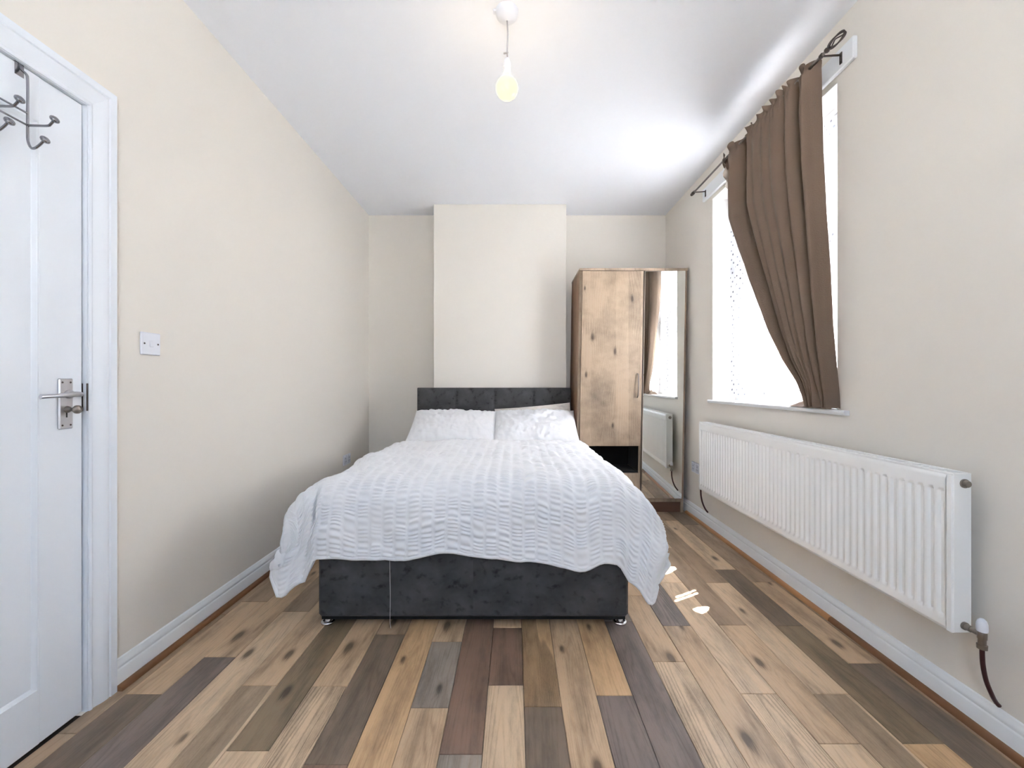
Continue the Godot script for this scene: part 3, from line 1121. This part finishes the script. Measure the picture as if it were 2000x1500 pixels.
# ================= wardrobe =================
func wardrobe() -> void:
	var t := thing("wardrobe", "tall oak-effect wardrobe with a mirrored door and an open niche", "wardrobe", Vector3(0, 0, -3.51))
	# the carcass has racked a little: it leans towards the window wall
	var lean := Transform3D(Basis(Vector3.RIGHT, Vector3(0.017, 1, 0), Vector3.BACK), Vector3.ZERO)
	var x0 := 0.509
	var x1 := 1.408
	var h := 2.04
	var deep := 0.47
	var bb := func(st: SurfaceTool, lo: Vector3, hi: Vector3, r := 0.001) -> void: box(st, (lo + hi) * 0.5, (hi - lo).abs(), r, lean)
	var st := begin()
	bb.call(st, Vector3(x0, 0, 0), Vector3(x0 + 0.020, h - 0.022, -deep))
	obj("side_panel", st, M.wardrobe_side, t)
	st = begin()
	bb.call(st, Vector3(x1 - 0.022, 0, 0), Vector3(x1, h - 0.022, -deep))
	obj("side_panel", st, M.wardrobe_side, t)
	st = begin()
	bb.call(st, Vector3(x0, 0.0, 0.0), Vector3(x0 + 0.021, h - 0.022, 0.0025), 0.0005)
	bb.call(st, Vector3(x1 - 0.023, 0.0, 0.0), Vector3(x1, h - 0.022, 0.0025), 0.0005)
	obj("edge_band", st, M.wardrobe_edge, t)
	st = begin()
	bb.call(st, Vector3(x0 - 0.002, h - 0.022, 0.012), Vector3(x1 + 0.002, h, -deep), 0.002)
	obj("top_panel", st, M.wardrobe_edge, t)
	st = begin()
	bb.call(st, Vector3(x0 + 0.02, 0.09, -deep + 0.006), Vector3(x1 - 0.022, h - 0.022, -deep))
	obj("back_panel", st, M.wardrobe_plinth, t)
	st = begin()
	bb.call(st, Vector3(1.028, 0.118, 0.0), Vector3(1.046, h - 0.022, -deep + 0.006))
	obj("divider", st, M.wardrobe_edge, t)
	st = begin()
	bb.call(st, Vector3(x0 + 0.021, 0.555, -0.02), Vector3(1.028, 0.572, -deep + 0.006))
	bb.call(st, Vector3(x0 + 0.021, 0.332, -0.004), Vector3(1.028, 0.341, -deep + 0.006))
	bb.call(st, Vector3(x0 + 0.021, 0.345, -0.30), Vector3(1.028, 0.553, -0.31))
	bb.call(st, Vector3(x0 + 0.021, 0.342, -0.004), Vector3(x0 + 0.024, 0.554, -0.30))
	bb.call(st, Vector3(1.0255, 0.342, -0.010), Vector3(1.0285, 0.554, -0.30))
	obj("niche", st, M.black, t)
	st = begin()
	bb.call(st, Vector3(x0 + 0.021, 0.090, 0.010), Vector3(x1 - 0.022, 0.115, -0.40))
	obj("bottom_rail", st, M.wardrobe_edge, t)
	st = begin()
	bb.call(st, Vector3(x0 + 0.021, 0.0, -0.014), Vector3(x1 - 0.022, 0.090, -0.032))
	obj("plinth", st, M.wardrobe_plinth, t)
	# plain door and its bow handle
	st = begin()
	bb.call(st, Vector3(0.531, 0.557, 0.004), Vector3(1.040, 2.014, 0.020), 0.0015)
	var dr := obj("door", st, M.wardrobe_oak, t)
	st = begin()
	var hp := curve_points([Vector3(1.004, 0.962, 0.018), Vector3(1.004, 0.972, 0.036), Vector3(1.004, 1.010, 0.047), Vector3(1.004, 1.060, 0.051), Vector3(1.004, 1.110, 0.047), Vector3(1.004, 1.148, 0.036), Vector3(1.004, 1.158, 0.018)], 5)
	for i in hp.size():
		hp[i] = lean * hp[i]
	tube(st, hp, 0.0055, 10)
	obj("handle", st, M.pewter, dr)
	# drawer
	st = begin()
	bb.call(st, Vector3(0.531, 0.119, 0.004), Vector3(1.040, 0.330, 0.020), 0.0015)
	var dw := obj("drawer", st, M.wardrobe_edge, t)
	st = begin()
	var hd := curve_points([Vector3(0.745, 0.262, 0.018), Vector3(0.755, 0.262, 0.036), Vector3(0.79, 0.262, 0.046), Vector3(0.83, 0.262, 0.046), Vector3(0.865, 0.262, 0.036), Vector3(0.875, 0.262, 0.018)], 5)
	tube(st, hd, 0.005, 10)
	obj("handle", st, M.pewter, dw)
	# mirrored door, hanging a little proud on its hinge side
	var hinge := Vector3(1.385, 0, 0.0195)
	var turn := Transform3D(Basis(Vector3.UP, deg_to_rad(-2.6)), Vector3.ZERO)
	var how := lean * Transform3D(Basis(), hinge) * turn
	st = begin()
	box(st, Vector3(-0.168, 1.067, 0.007), Vector3(0.336, 1.896, 0.014), 0.001, how)
	var md := obj("mirror_door", st, M.wardrobe_edge, t)
	st = begin()
	box(st, Vector3(-0.168, 1.067, 0.0160), Vector3(0.328, 1.886, 0.004), 0.0015, how)
	obj("mirror", st, M.mirror, md)
	st = begin()
	box(st, Vector3(-0.3385, 1.067, 0.008), Vector3(0.004, 1.896, 0.018), 0.0005, how)
	obj("door_edge", st, M.dark_metal, md)


# ================= radiator =================
func radiator() -> void:
	var t := thing("radiator", "white ribbed panel radiator on the wall below the window", "radiator", Vector3(0, 0, 0))
	var d0 := 1.300
	var d1 := 3.090
	var xf := 1.355
	var xb := 1.416
	var y0 := 0.300
	var y1 := 0.790
	# ribbed front
	var n := 52
	var nu := n * 8
	var nv := 56
	var pts := PackedVector3Array()
	var m0 := 0.020
	for j in nv + 1:
		var v := float(j) / nv
		# more rows near the ends of the ribs
		v = lerpf(v, 0.5 - 0.5 * cos(PI * v), 0.9)
		var y := lerpf(y0, y1, v)
		for i in nu + 1:
			var d := lerpf(d0 + m0, d1 - m0, float(i) / nu)
			var f := fposmod(float(i) / 8.0, 1.0)
			var rib := smoothstep(0.10, 0.26, f) * (1.0 - smoothstep(0.56, 0.72, f))
			var e := smoothstep(y0 + 0.038, y0 + 0.047, y) * (1.0 - smoothstep(y1 - 0.060, y1 - 0.051, y))
			var b := smoothstep(y0 + 0.0, y0 + 0.012, y) * (1.0 - smoothstep(y1 - 0.012, y1, y))
			pts.append(Vector3(xf + 0.009 * rib * e + 0.006 * (1.0 - b), y, -d))
	show_mesh("panel", sheet(pts, nu, nv), M.radiator_white, t)
	var st := begin()
	# rim of the panel and the rear panel
	slab(st, Vector3(xf + 0.001, y0, -d0 - 0.002), Vector3(xf + 0.012, y1, -d0 - m0 - 0.001), 0.002)
	slab(st, Vector3(xf + 0.001, y0, -d1 + m0 + 0.001), Vector3(xf + 0.012, y1, -d1 + 0.002), 0.002)
	slab(st, Vector3(xf + 0.0068, y0 + 0.001, -d0 - 0.004), Vector3(xf + 0.014, y1 - 0.001, -d1 + 0.004), 0.002)
	slab(st, Vector3(xb - 0.012, y0 + 0.004, -d0 - 0.004), Vector3(xb, y1 - 0.004, -d1 + 0.004), 0.002)
	obj("panel_rim", st, M.radiator_white, t)
	for e in [[d0, d0 + 0.006], [d1 - 0.006, d1]]:
		st = begin()
		slab(st, Vector3(xf + 0.004, y0 + 0.002, -e[0]), Vector3(xb, y1 + 0.006, -e[1]), 0.002)
		obj("end_panel", st, M.radiator_white, t)
	# top grille with slots
	st = begin()
	slab(st, Vector3(xf + 0.004, y1 + 0.000, -d0), Vector3(xf + 0.012, y1 + 0.007, -d1), 0.0015)
	slab(st, Vector3(xb - 0.010, y1 + 0.000, -d0), Vector3(xb, y1 + 0.007, -d1), 0.0015)
	var k := 60
	for i in k + 1:
		var d := lerpf(d0 + 0.006, d1 - 0.012, float(i) / k)
		slab(st, Vector3(xf + 0.012, y1 + 0.001, -d), Vector3(xb - 0.010, y1 + 0.006, -d - 0.008))
	obj("grille", st, M.radiator_white, t)
	# hanging brackets
	for d in [1.55, 2.84]:
		st = begin()
		slab(st, Vector3(xb, 0.40, -d), Vector3(RIGHT - 0.0005, 0.72, -d - 0.03))
		obj("wall_bracket", st, M.radiator_white, t)
	# plugs and valves at both ends
	for e in [[d0, 1.0], [d1, -1.0]]:
		var out: float = e[1]
		var ax := Transform3D(Basis(Vector3.RIGHT, PI / 2 * out), Vector3.ZERO)
		st = begin()
		ax.origin = Vector3(1.392, 0.765, -e[0])
		lathe(st, [Vector2(0.014, 0), Vector2(0.014, 0.004), Vector2(0.0105, 0.005), Vector2(0.0105, 0.012), Vector2(0.009, 0.014), Vector2(0, 0.014)], 18, ax)
		obj("air_plug", st, M.brass_grey, t)
		st = begin()
		ax.origin = Vector3(1.392, 0.325, -e[0])
		lathe(st, [Vector2(0.012, 0), Vector2(0.012, 0.006), Vector2(0.0095, 0.007), Vector2(0.0095, 0.020), Vector2(0.0075, 0.021), Vector2(0.0075, 0.048), Vector2(0.0, 0.049)], 18, ax)
		var vz: float = -e[0] + out * 0.050
		var va := Transform3D(Basis(), Vector3(1.392, 0.325, vz))
		lathe(st, [Vector2(0, -0.040), Vector2(0.012, -0.040), Vector2(0.0125, -0.028), Vector2(0.0095, -0.027), Vector2(0.0095, -0.012), Vector2(0.011, -0.010), Vector2(0.011, 0.010), Vector2(0.009, 0.013), Vector2(0, 0.014)], 18, va)
		var vv := obj("valve", st, M.brass_grey, t)
		st = begin()
		lathe(st, [Vector2(0.0125, 0.012), Vector2(0.0135, 0.018), Vector2(0.013, 0.034), Vector2(0.010, 0.044), Vector2(0.005, 0.049), Vector2(0, 0.050)], 18, va)
		obj("valve_cap", st, M.plastic_white, vv)
		st = begin()
		tube(st, curve_points([Vector3(1.392, 0.286, vz), Vector3(1.394, 0.24, vz), Vector3(1.404, 0.19, vz), Vector3(1.420, 0.15, vz), Vector3(1.436, 0.125, vz - 0.004), Vector3(1.447, 0.112, vz - 0.004)], 5), 0.006, 10)
		obj("pipe", st, M.pipe_brown, t)


func sill() -> void:
	var st := begin()
	# board with a rounded nose; its ends run past the opening
	slab(st, Vector3(RIGHT - 0.001, 0.9355, -1.896), Vector3(1.6245, 0.957, -3.081))
	var p := [Vector2(0, 0), Vector2(0, 0.0215), Vector2(0.020, 0.0215), Vector2(0.0245, 0.019), Vector2(0.0265, 0.0135), Vector2(0.025, 0.009), Vector2(0.0225, 0.008), Vector2(0.0225, 0.004), Vector2(0.019, 0.0)]
	sweep(st, p, Vector3(RIGHT - 0.001, 0.9355, -1.822), Vector3(RIGHT - 0.001, 0.9355, -3.116), Vector3.LEFT, Vector3.UP)
	tag(obj("window_sill", st, M.gloss_white), "white window sill board with a rounded front edge", "window sill", "", "structure")


func net_curtain() -> void:
	var nu := 300
	var nv := 120
	var d0 := 1.912
	var d1 := 3.070
	var y1 := 2.40
	var pts := PackedVector3Array()
	var soft := noise(301, 1.3, 2)
	for j in nv + 1:
		for i in nu + 1:
			var u := float(i) / nu
			var d := lerpf(d0, d1, u)
			var scallop := 0.012 * absf(sin(u * PI * 16.0))
			var v := float(j) / nv
			var y := lerpf(0.978 + scallop, y1, v)
			var x := 1.585 + 0.011 * sin(u * 60.0 + 2.0 * soft.get_noise_2d(u * 4.0, v)) * (1.0 - 0.4 * v) + 0.008 * sin(u * 23.0 + 1.0)
			pts.append(Vector3(x, y, -d))
	# small openings between the gathered widths, where the sun comes through
	var hole := func(i: int, j: int) -> bool:
		var d := lerpf(d0, d1, (i + 0.5) / nu)
		var y := lerpf(0.99, y1, (j + 0.5) / nv)
		if y > 1.25 and y < 1.53 and (absf(d - 2.533) < 0.0075 or absf(d - 2.495) < 0.0090):
			return true
		if absf(d - 2.366) < 0.022 and y > 1.26 and y < 1.40 and absf(d - 2.366) < (y - 1.24) * 0.2:
			return true
		if absf(d - 2.80) < 0.045 and y > 1.24 and y < 1.42 and absf(d - 2.80) < (y - 1.23) * 0.35:
			return true
		return false
	var t := thing("net_curtain", "white net curtain with embroidered dots and a scalloped hem", "net curtain")
	show_mesh("net", sheet(pts, nu, nv, 1.0, 1.0, hole), M.net_cloth, t)
	var st := begin()
	tube(st, [Vector3(1.585, 2.402, -d0 + 0.014), Vector3(1.585, 2.402, -d1 - 0.010)], 0.005, 8)
	obj("net_wire", st, M.plastic_white, t)
	# stitched edge of the hem
	st = begin()
	var rim := []
	for i in range(0, nu + 1, 2):
		rim.append(pts[i])
	tube(st, rim, 0.0022, 6)
	obj("net_hem", st, M.linen, t)


# ================= curtain =================
const ROD_X := 1.348
const ROD_Y := 2.513


func curtain_rail() -> void:
	var st := begin()
	slab(st, Vector3(1.434, 2.458, -1.778), Vector3(RIGHT, 2.553, -3.206), 0.004)
	tag(obj("curtain_batten", st, M.gloss_white), "white painted batten fixed to the wall above the window", "batten")
	var t := thing("curtain_rod", "thin grey metal curtain rod with a caged finial at its near end", "curtain rod", Vector3(0, 0, 0))
	st = begin()
	tube(st, [Vector3(ROD_X, ROD_Y, -1.80), Vector3(ROD_X, ROD_Y, -3.165)], 0.0065, 12)
	obj("rod", st, M.pewter, t)
	for d in [1.843, 3.150]:
		st = begin()
		slab(st, Vector3(1.430, 2.478, -d + 0.007), Vector3(1.434, 2.528, -d - 0.007), 0.001)
		tube(st, [Vector3(1.432, ROD_Y + 0.004, -d), Vector3(ROD_X + 0.010, ROD_Y - 0.001, -d)], 0.0042, 8)
		lathe(st, [Vector2(0.0066, -0.006), Vector2(0.010, -0.006), Vector2(0.010, 0.006), Vector2(0.0066, 0.006)], 16, Transform3D(Basis(Vector3.RIGHT, PI / 2), Vector3(ROD_X, ROD_Y, -d)))
		var br := obj("bracket", st, M.dark_metal, t)
		st = begin()
		for y in [2.486, 2.512]:
			lathe(st, [Vector2(0.003, 0), Vector2(0.002, 0.0015), Vector2(0, 0.0018)], 8, Transform3D(Basis(Vector3.BACK, PI / 2), Vector3(1.430, y, -d)))
		obj("screw", st, M.gasket, br)
	# near finial: collar and an open loop with a twisted bar
	st = begin()
	var zax := Transform3D(Basis(Vector3.RIGHT, PI / 2), Vector3(ROD_X, ROD_Y, -1.815))
	lathe(st, [Vector2(0.0066, -0.004), Vector2(0.011, 0.0), Vector2(0.011, 0.006), Vector2(0.008, 0.010), Vector2(0.006, 0.020), Vector2(0.0, 0.022)], 16, zax)
	for turn in [0.0, PI / 2]:
		var loop := []
		for k in 33:
			var a := TAU * k / 32
			var across := sin(a) * 0.019
			loop.append(Vector3(ROD_X + across * sin(turn), ROD_Y + across * cos(turn), -1.757 - cos(a) * 0.042))
		tube(st, loop, 0.0032, 8, false)
	var twist := []
	for k in 20:
		var a := 5.0 * k / 19.0
		twist.append(Vector3(ROD_X + 0.006 * cos(a), ROD_Y + 0.006 * sin(a), -1.795 + 0.076 * k / 19.0))
	tube(st, twist, 0.0028, 6)
	obj("finial", st, M.dark_metal, t)
	st = begin()
	lathe(st, [Vector2(0.0066, 0.0), Vector2(0.012, 0.004), Vector2(0.013, 0.016), Vector2(0.009, 0.024), Vector2(0.012, 0.030), Vector2(0.010, 0.040), Vector2(0, 0.044)], 16, Transform3D(Basis(Vector3.RIGHT, -PI / 2), Vector3(ROD_X, ROD_Y, -3.158)))
	obj("end_cap", st, M.dark_metal, t)


func spline2(p: Array, t: float) -> Vector2:
	var n := p.size()
	var f := clampf(t, 0.0, 1.0) * (n - 1)
	var i := mini(int(f), n - 2)
	var a: Vector2 = p[maxi(i - 1, 0)]
	var d: Vector2 = p[mini(i + 2, n - 1)]
	return p[i].cubic_interpolate(p[i + 1], a, d, f - i)


func curtain() -> void:
	# plan of the folds as (x, distance) at the rod and at the sill, from the near edge to the far one
	var top := [
		Vector2(1.396, 1.912), Vector2(1.350, 1.916), Vector2(1.309, 1.924), Vector2(1.335, 1.956), Vector2(1.430, 1.985), Vector2(1.352, 2.008), Vector2(1.318, 2.040), Vector2(1.330, 2.070),
		Vector2(1.346, 2.095), Vector2(1.322, 2.125), Vector2(1.314, 2.150), Vector2(1.330, 2.195), Vector2(1.318, 2.235), Vector2(1.326, 2.270), Vector2(1.316, 2.320), Vector2(1.334, 2.360),
		Vector2(1.324, 2.395), Vector2(1.352, 2.425), Vector2(1.440, 2.470), Vector2(1.362, 2.520), Vector2(1.318, 2.560), Vector2(1.324, 2.600), Vector2(1.372, 2.615), Vector2(1.400, 2.600),
	]
	var low := [
		Vector2(1.447, 1.866), Vector2(1.415, 1.870), Vector2(1.384, 1.876), Vector2(1.396, 1.890), Vector2(1.434, 1.898), Vector2(1.404, 1.904), Vector2(1.388, 1.913), Vector2(1.398, 1.922),
		Vector2(1.406, 1.928), Vector2(1.392, 1.938), Vector2(1.390, 1.946), Vector2(1.400, 1.956), Vector2(1.394, 1.962), Vector2(1.402, 1.968), Vector2(1.394, 1.974), Vector2(1.408, 1.980),
		Vector2(1.398, 1.986), Vector2(1.412, 1.991), Vector2(1.440, 1.998), Vector2(1.412, 2.004), Vector2(1.402, 2.010), Vector2(1.408, 2.016), Vector2(1.424, 2.020), Vector2(1.436, 2.016),
	]
	var hs := [0.955, 1.01, 1.086, 1.197, 1.356, 1.60, 1.88, 2.11, 2.30, 2.60]
	var cs := [0.0, 0.03, 0.11, 0.28, 0.46, 0.66, 0.89, 1.04, 1.02, 1.0]
	var nu := 240
	var nv := 90
	var crease := noise(401, 3.0, 3)
	var pts := PackedVector3Array()
	for j in nv + 1:
		var v := float(j) / nv
		for i in nu + 1:
			var u := float(i) / nu
			var ruff := 0.011 * sin(u * 88.0) * (0.6 + 0.4 * sin(u * 23.0)) + 0.007 * sin(u * 37.0 + 1.0)
			var hi := 2.538 + ruff
			var y := lerpf(0.962 + 0.006 * absf(sin(u * 40.0)), hi, v)
			# the table is read piecewise straight, softened
			var c := 0.0
			for k in range(1, hs.size()):
				if y <= hs[k] or k == hs.size() - 1:
					c = lerpf(cs[k - 1], cs[k], clampf((y - hs[k - 1]) / (hs[k] - hs[k - 1]), 0, 1))
					break
			var a := spline2(top, u)
			var b := spline2(low, u)
			var xc := clampf((y - 0.96) / 1.55, 0.0, 1.0)
			var d := lerpf(b.y, a.y, c)
			var x := lerpf(b.x, a.x, xc)
			x += (x - lerpf(1.41, 1.350, xc)) * 0.35 * (1.0 - smoothstep(2.30, 2.46, y)) * smoothstep(1.0, 1.3, y) * smoothstep(0.06, 0.14, u)
			# folds grow softer below the heading and lean with gravity
			var n := crease.get_noise_2d(u * 3.0, y * 0.5)
			x += 0.006 * n
			# the heading is drawn tight round the rod
			var tight := exp(-pow((y - ROD_Y) / 0.020, 2.0))
			if u > 0.07:
				x = lerpf(x, minf(ROD_X + (x - ROD_X) * 0.5, ROD_X - 0.0095), tight)
			x += 0.004 * sin(u * 150.0) * smoothstep(2.42, 2.49, y) * (1.0 - smoothstep(2.515, 2.525, y)) + 0.012 * sin(u * 96.0) * smoothstep(2.512, 2.535, y)
			# pulled hem: near the sill it bunches
			x += 0.010 * sin(u * 26.0) * (1.0 - smoothstep(0.97, 1.10, y))
			x = minf(x, lerpf(1.50, 1.424, smoothstep(2.40, 2.45, y)))
			pts.append(Vector3(x, y, -d))
	var t := thing("curtain", "brown taupe curtain pulled to the near side and gathered on the sill", "curtain")
	show_mesh("cloth", sheet(pts, nu, nv, 1.0, 1.6), M.curtain_cloth, t)
	# hem tail lying on the sill
	var tail := PackedVector3Array()
	var tu := 60
	var tv := 24
	for j in tv + 1:
		for i in tu + 1:
			var u := float(i) / tu
			var v := float(j) / tv
			var taper := 1.0 - u
			var h := (0.052 * pow(maxf(taper, 0.0), 0.4) * (0.72 + 0.28 * sin(u * 15.0 + v * 4.0))) * sin(PI * v)
			h += 0.008 * absf(sin(v * 11.0 + u * 4.0)) * sin(PI * v) * taper
			tail.append(Vector3(lerpf(1.432, 1.500, v) + 0.030 * u * (v - 0.5) + 0.006 * u, 0.9585 + h, -lerpf(1.90, 2.19, u)))
	show_mesh("hem_tail", sheet(tail, tu, tv, 0.3, 0.1), M.curtain_cloth, t)
	# the far corner of the heading, turned over to show its lining
	var flap := PackedVector3Array()
	for j in 13:
		for i in 13:
			var u := i / 12.0
			var v := j / 12.0
			flap.append(Vector3(1.338 + 0.058 * u + 0.008 * sin(v * 9.0), 2.500 - 0.165 * v - 0.02 * u, -(2.655 + 0.055 * sin(PI * (0.15 + 0.7 * u)) * (1.0 - 0.35 * v) + 0.006 * sin(v * 14.0))))
	show_mesh("turned_corner", sheet(flap, 12, 12), M.curtain_lining, t)
	var fold := PackedVector3Array()
	for j in 9:
		for i in 13:
			var u := i / 12.0
			var v := j / 8.0
			fold.append(Vector3(1.328 + 0.066 * u + 0.010 * sin(v * 9.0), 2.540 - 0.095 * v + 0.012 * sin(u * 11.0), -(2.640 + 0.080 * sin(PI * (0.10 + 0.8 * u)) * (1.0 - 0.2 * v))))
	show_mesh("heading_fold", sheet(fold, 12, 8, 0.2, 0.2), M.curtain_cloth, t)


# ================= small things =================
func pendant() -> void:
	var x := -0.033
	var d := 1.833
	var t := thing("pendant_light", "bare glowing globe bulb hanging on a short flex from the ceiling", "pendant light", Vector3(x, TOP, -d))
	var st := begin()
	lathe(st, [Vector2(0.050, 0.0), Vector2(0.050, -0.006), Vector2(0.046, -0.022), Vector2(0.036, -0.032), Vector2(0.012, -0.037), Vector2(0.005, -0.042), Vector2(0, -0.042)], 36, Transform3D.IDENTITY)
	box(st, Vector3(-0.050, -0.005, 0.004), Vector3(0.022, 0.010, 0.024), 0.003)
	obj("ceiling_rose", st, M.plastic_white, t)
	st = begin()
	tube(st, curve_points([Vector3(0, -0.040, 0), Vector3(0.003, -0.10, 0), Vector3(0.001, -0.17, 0.0), Vector3(0.003, -0.212, 0)], 5), 0.0034, 8)
	obj("flex", st, mat("flex_grey", srgb(176, 174, 176), 0.5), t)
	st = begin()
	box(st, Vector3(-0.007, 0, 0), Vector3(0.022, 0.007, 0.007), 0.002, Transform3D(Basis(Vector3.BACK, 0.25), Vector3(0.002, -0.180, 0)))
	obj("cable_tie", st, M.flex_grey, t)
	st = begin()
	lathe(st, [Vector2(0.004, -0.203), Vector2(0.010, -0.207), Vector2(0.0155, -0.224), Vector2(0.0165, -0.228), Vector2(0.0165, -0.240), Vector2(0.0180, -0.241), Vector2(0.0180, -0.246), Vector2(0.0165, -0.247), Vector2(0.0165, -0.274), Vector2(0.013, -0.276)], 24, Transform3D.IDENTITY)
	obj("lamp_holder", st, M.plastic_white, t)
	st = begin()
	var p := [Vector2(0.0135, -0.270)]
	p.append(Vector2(0.015, -0.282))
	for k in 15:
		var a := lerpf(2.62, -PI / 2, k / 14.0)
		p.append(Vector2(maxf(0.0495 * cos(PI - a) if a > PI / 2 else 0.0495 * cos(a), 0.0), -0.336 + 0.0495 * sin(a)) if a <= PI / 2 else Vector2(0.0495 * absf(cos(a)), -0.336 + 0.0495 * sin(a)))
	lathe(st, p, 36, Transform3D.IDENTITY)
	obj("bulb", st, M.bulb_glow, t)
	var l := OmniLight3D.new()
	l.name = "bulb_light"
	l.position = Vector3(0, -0.336, 0)
	l.light_color = Color(1.0, 0.88, 0.70)
	l.light_energy = 0.012
	l.light_size = 0.045
	l.omni_range = 12.0
	l.omni_attenuation = 2.0
	l.shadow_enabled = true
	t.add_child(l)


func hook_rack() -> void:
	var t := thing("hook_rack", "chrome wire over-door hook rack with ball-ended hooks", "hook rack", Vector3(-1.386, 0, 0))
	var st := begin()
	for y in [1.843, 1.809]:
		tube(st, [Vector3(0, y, -1.197), Vector3(0, y, -0.66)], 0.0028, 8)
	obj("rail", st, M.rack_metal, t)
	for k in 6:
		var d := 1.195 - 0.0845 * k
		# upright that hooks over the door's top edge, or a short one
		st = begin()
		if k == 0 or k == 5:
			slab(st, Vector3(-0.0245, 1.950, -d + 0.011), Vector3(-0.0230, 1.9865, -d - 0.011))
			slab(st, Vector3(-0.062, 1.9845, -d + 0.011), Vector3(-0.0230, 1.9860, -d - 0.011))
			tube(st, curve_points([Vector3(-0.0225, 1.984, -d), Vector3(-0.018, 1.968, -d), Vector3(-0.004, 1.955, -d), Vector3(0, 1.935, -d), Vector3(0, 1.84, -d), Vector3(0, 1.800, -d), Vector3(0.001, 1.765, -d), Vector3(0.010, 1.745, -d), Vector3(0.022, 1.745, -d), Vector3(0.036, 1.755, -d), Vector3(0.044, 1.763, -d)], 4), 0.0032, 8)
		else:
			tube(st, curve_points([Vector3(0, 1.846, -d), Vector3(0, 1.82, -d), Vector3(0, 1.800, -d), Vector3(0.001, 1.765, -d), Vector3(0.010, 1.745, -d), Vector3(0.022, 1.745, -d), Vector3(0.036, 1.755, -d), Vector3(0.044, 1.763, -d)], 4), 0.0032, 8)
		tube(st, curve_points([Vector3(0, 1.809, -d), Vector3(0.03, 1.808, -d), Vector3(0.058, 1.808, -d), Vector3(0.066, 1.813, -d), Vector3(0.074, 1.822, -d)], 4), 0.0032, 8)
		var h := obj("hook", st, M.rack_metal, t)
		for e in [Vector3(0.050, 1.768, -d), Vector3(0.077, 1.826, -d)]:
			st = begin()
			var p := []
			for q in 9:
				var a := lerpf(-PI / 2, PI / 2, q / 8.0)
				p.append(Vector2(0.0115 * cos(a), 0.008 * sin(a)))
			lathe(st, p, 16, Transform3D(Basis(Vector3.BACK, -0.9), e))
			obj("ball_end", st, M.rack_metal, h)


func switch_plate() -> void:
	var t := thing("light_switch", "square white light switch on the left wall beside the door", "light switch", Vector3(LEFT, 1.227, -1.614))
	var st := begin()
	box(st, Vector3(0.0045, 0, 0), Vector3(0.009, 0.086, 0.086), 0.003)
	obj("plate", st, M.plastic_white, t)
	st = begin()
	box(st, Vector3(0.0095, 0, 0), Vector3(0.004, 0.025, 0.016), 0.001, Transform3D(Basis(Vector3.BACK, 0.10), Vector3(0, 0.0, 0)))
	obj("rocker", st, M.plastic_white, t)
	for s in [-1, 1]:
		st = begin()
		lathe(st, [Vector2(0.0035, 0), Vector2(0.003, 0.0012), Vector2(0, 0.0015)], 12, Transform3D(Basis(Vector3.FORWARD, PI / 2), Vector3(0.009, 0, 0.030 * s)))
		obj("screw", st, M.dark_metal, t)


func socket(label: String, at: Vector3, out: float) -> void:
	var t := thing("socket", label, "socket", at)
	var st := begin()
	box(st, Vector3(0.0045 * out, 0, 0), Vector3(0.009, 0.086, 0.146), 0.003)
	obj("plate", st, M.plastic_white, t)
	for s in [-1, 1]:
		st = begin()
		box(st, Vector3(0.0092 * out, -0.004, 0.036 * s), Vector3(0.003, 0.058, 0.056), 0.001)
		var f := obj("outlet", st, M.socket_grey, t)
		st = begin()
		box(st, Vector3(0.0108 * out, 0.012, 0.036 * s), Vector3(0.0015, 0.008, 0.004))
		for q in [-1, 1]:
			box(st, Vector3(0.0108 * out, -0.012, 0.036 * s + q * 0.011), Vector3(0.0015, 0.004, 0.0065))
		obj("pin_holes", st, M.gasket, f)
		st = begin()
		box(st, Vector3(0.0105 * out, 0.033, 0.020 * s), Vector3(0.006, 0.014, 0.010), 0.001)
		obj("rocker", st, M.plastic_white, t)


func sockets() -> void:
	socket("white double socket low on the left wall beside the bed", Vector3(LEFT, 0.444, -3.505), 1.0)
	socket("white double socket between the wardrobe and the radiator's far end", Vector3(RIGHT, 0.402, -3.36), -1.0)


func thread() -> void:
	var st := begin()
	tube(st, curve_points([Vector3(-0.547, 0.36, -1.838), Vector3(-0.548, 0.25, -1.845), Vector3(-0.546, 0.14, -1.845), Vector3(-0.547, 0.05, -1.844), Vector3(-0.546, 0.022, -1.842), Vector3(-0.540, 0.004, -1.836)], 5), 0.0007, 5)
	tag(obj("thread", st, M.linen), "loose white thread hanging down the front of the bed base", "thread")
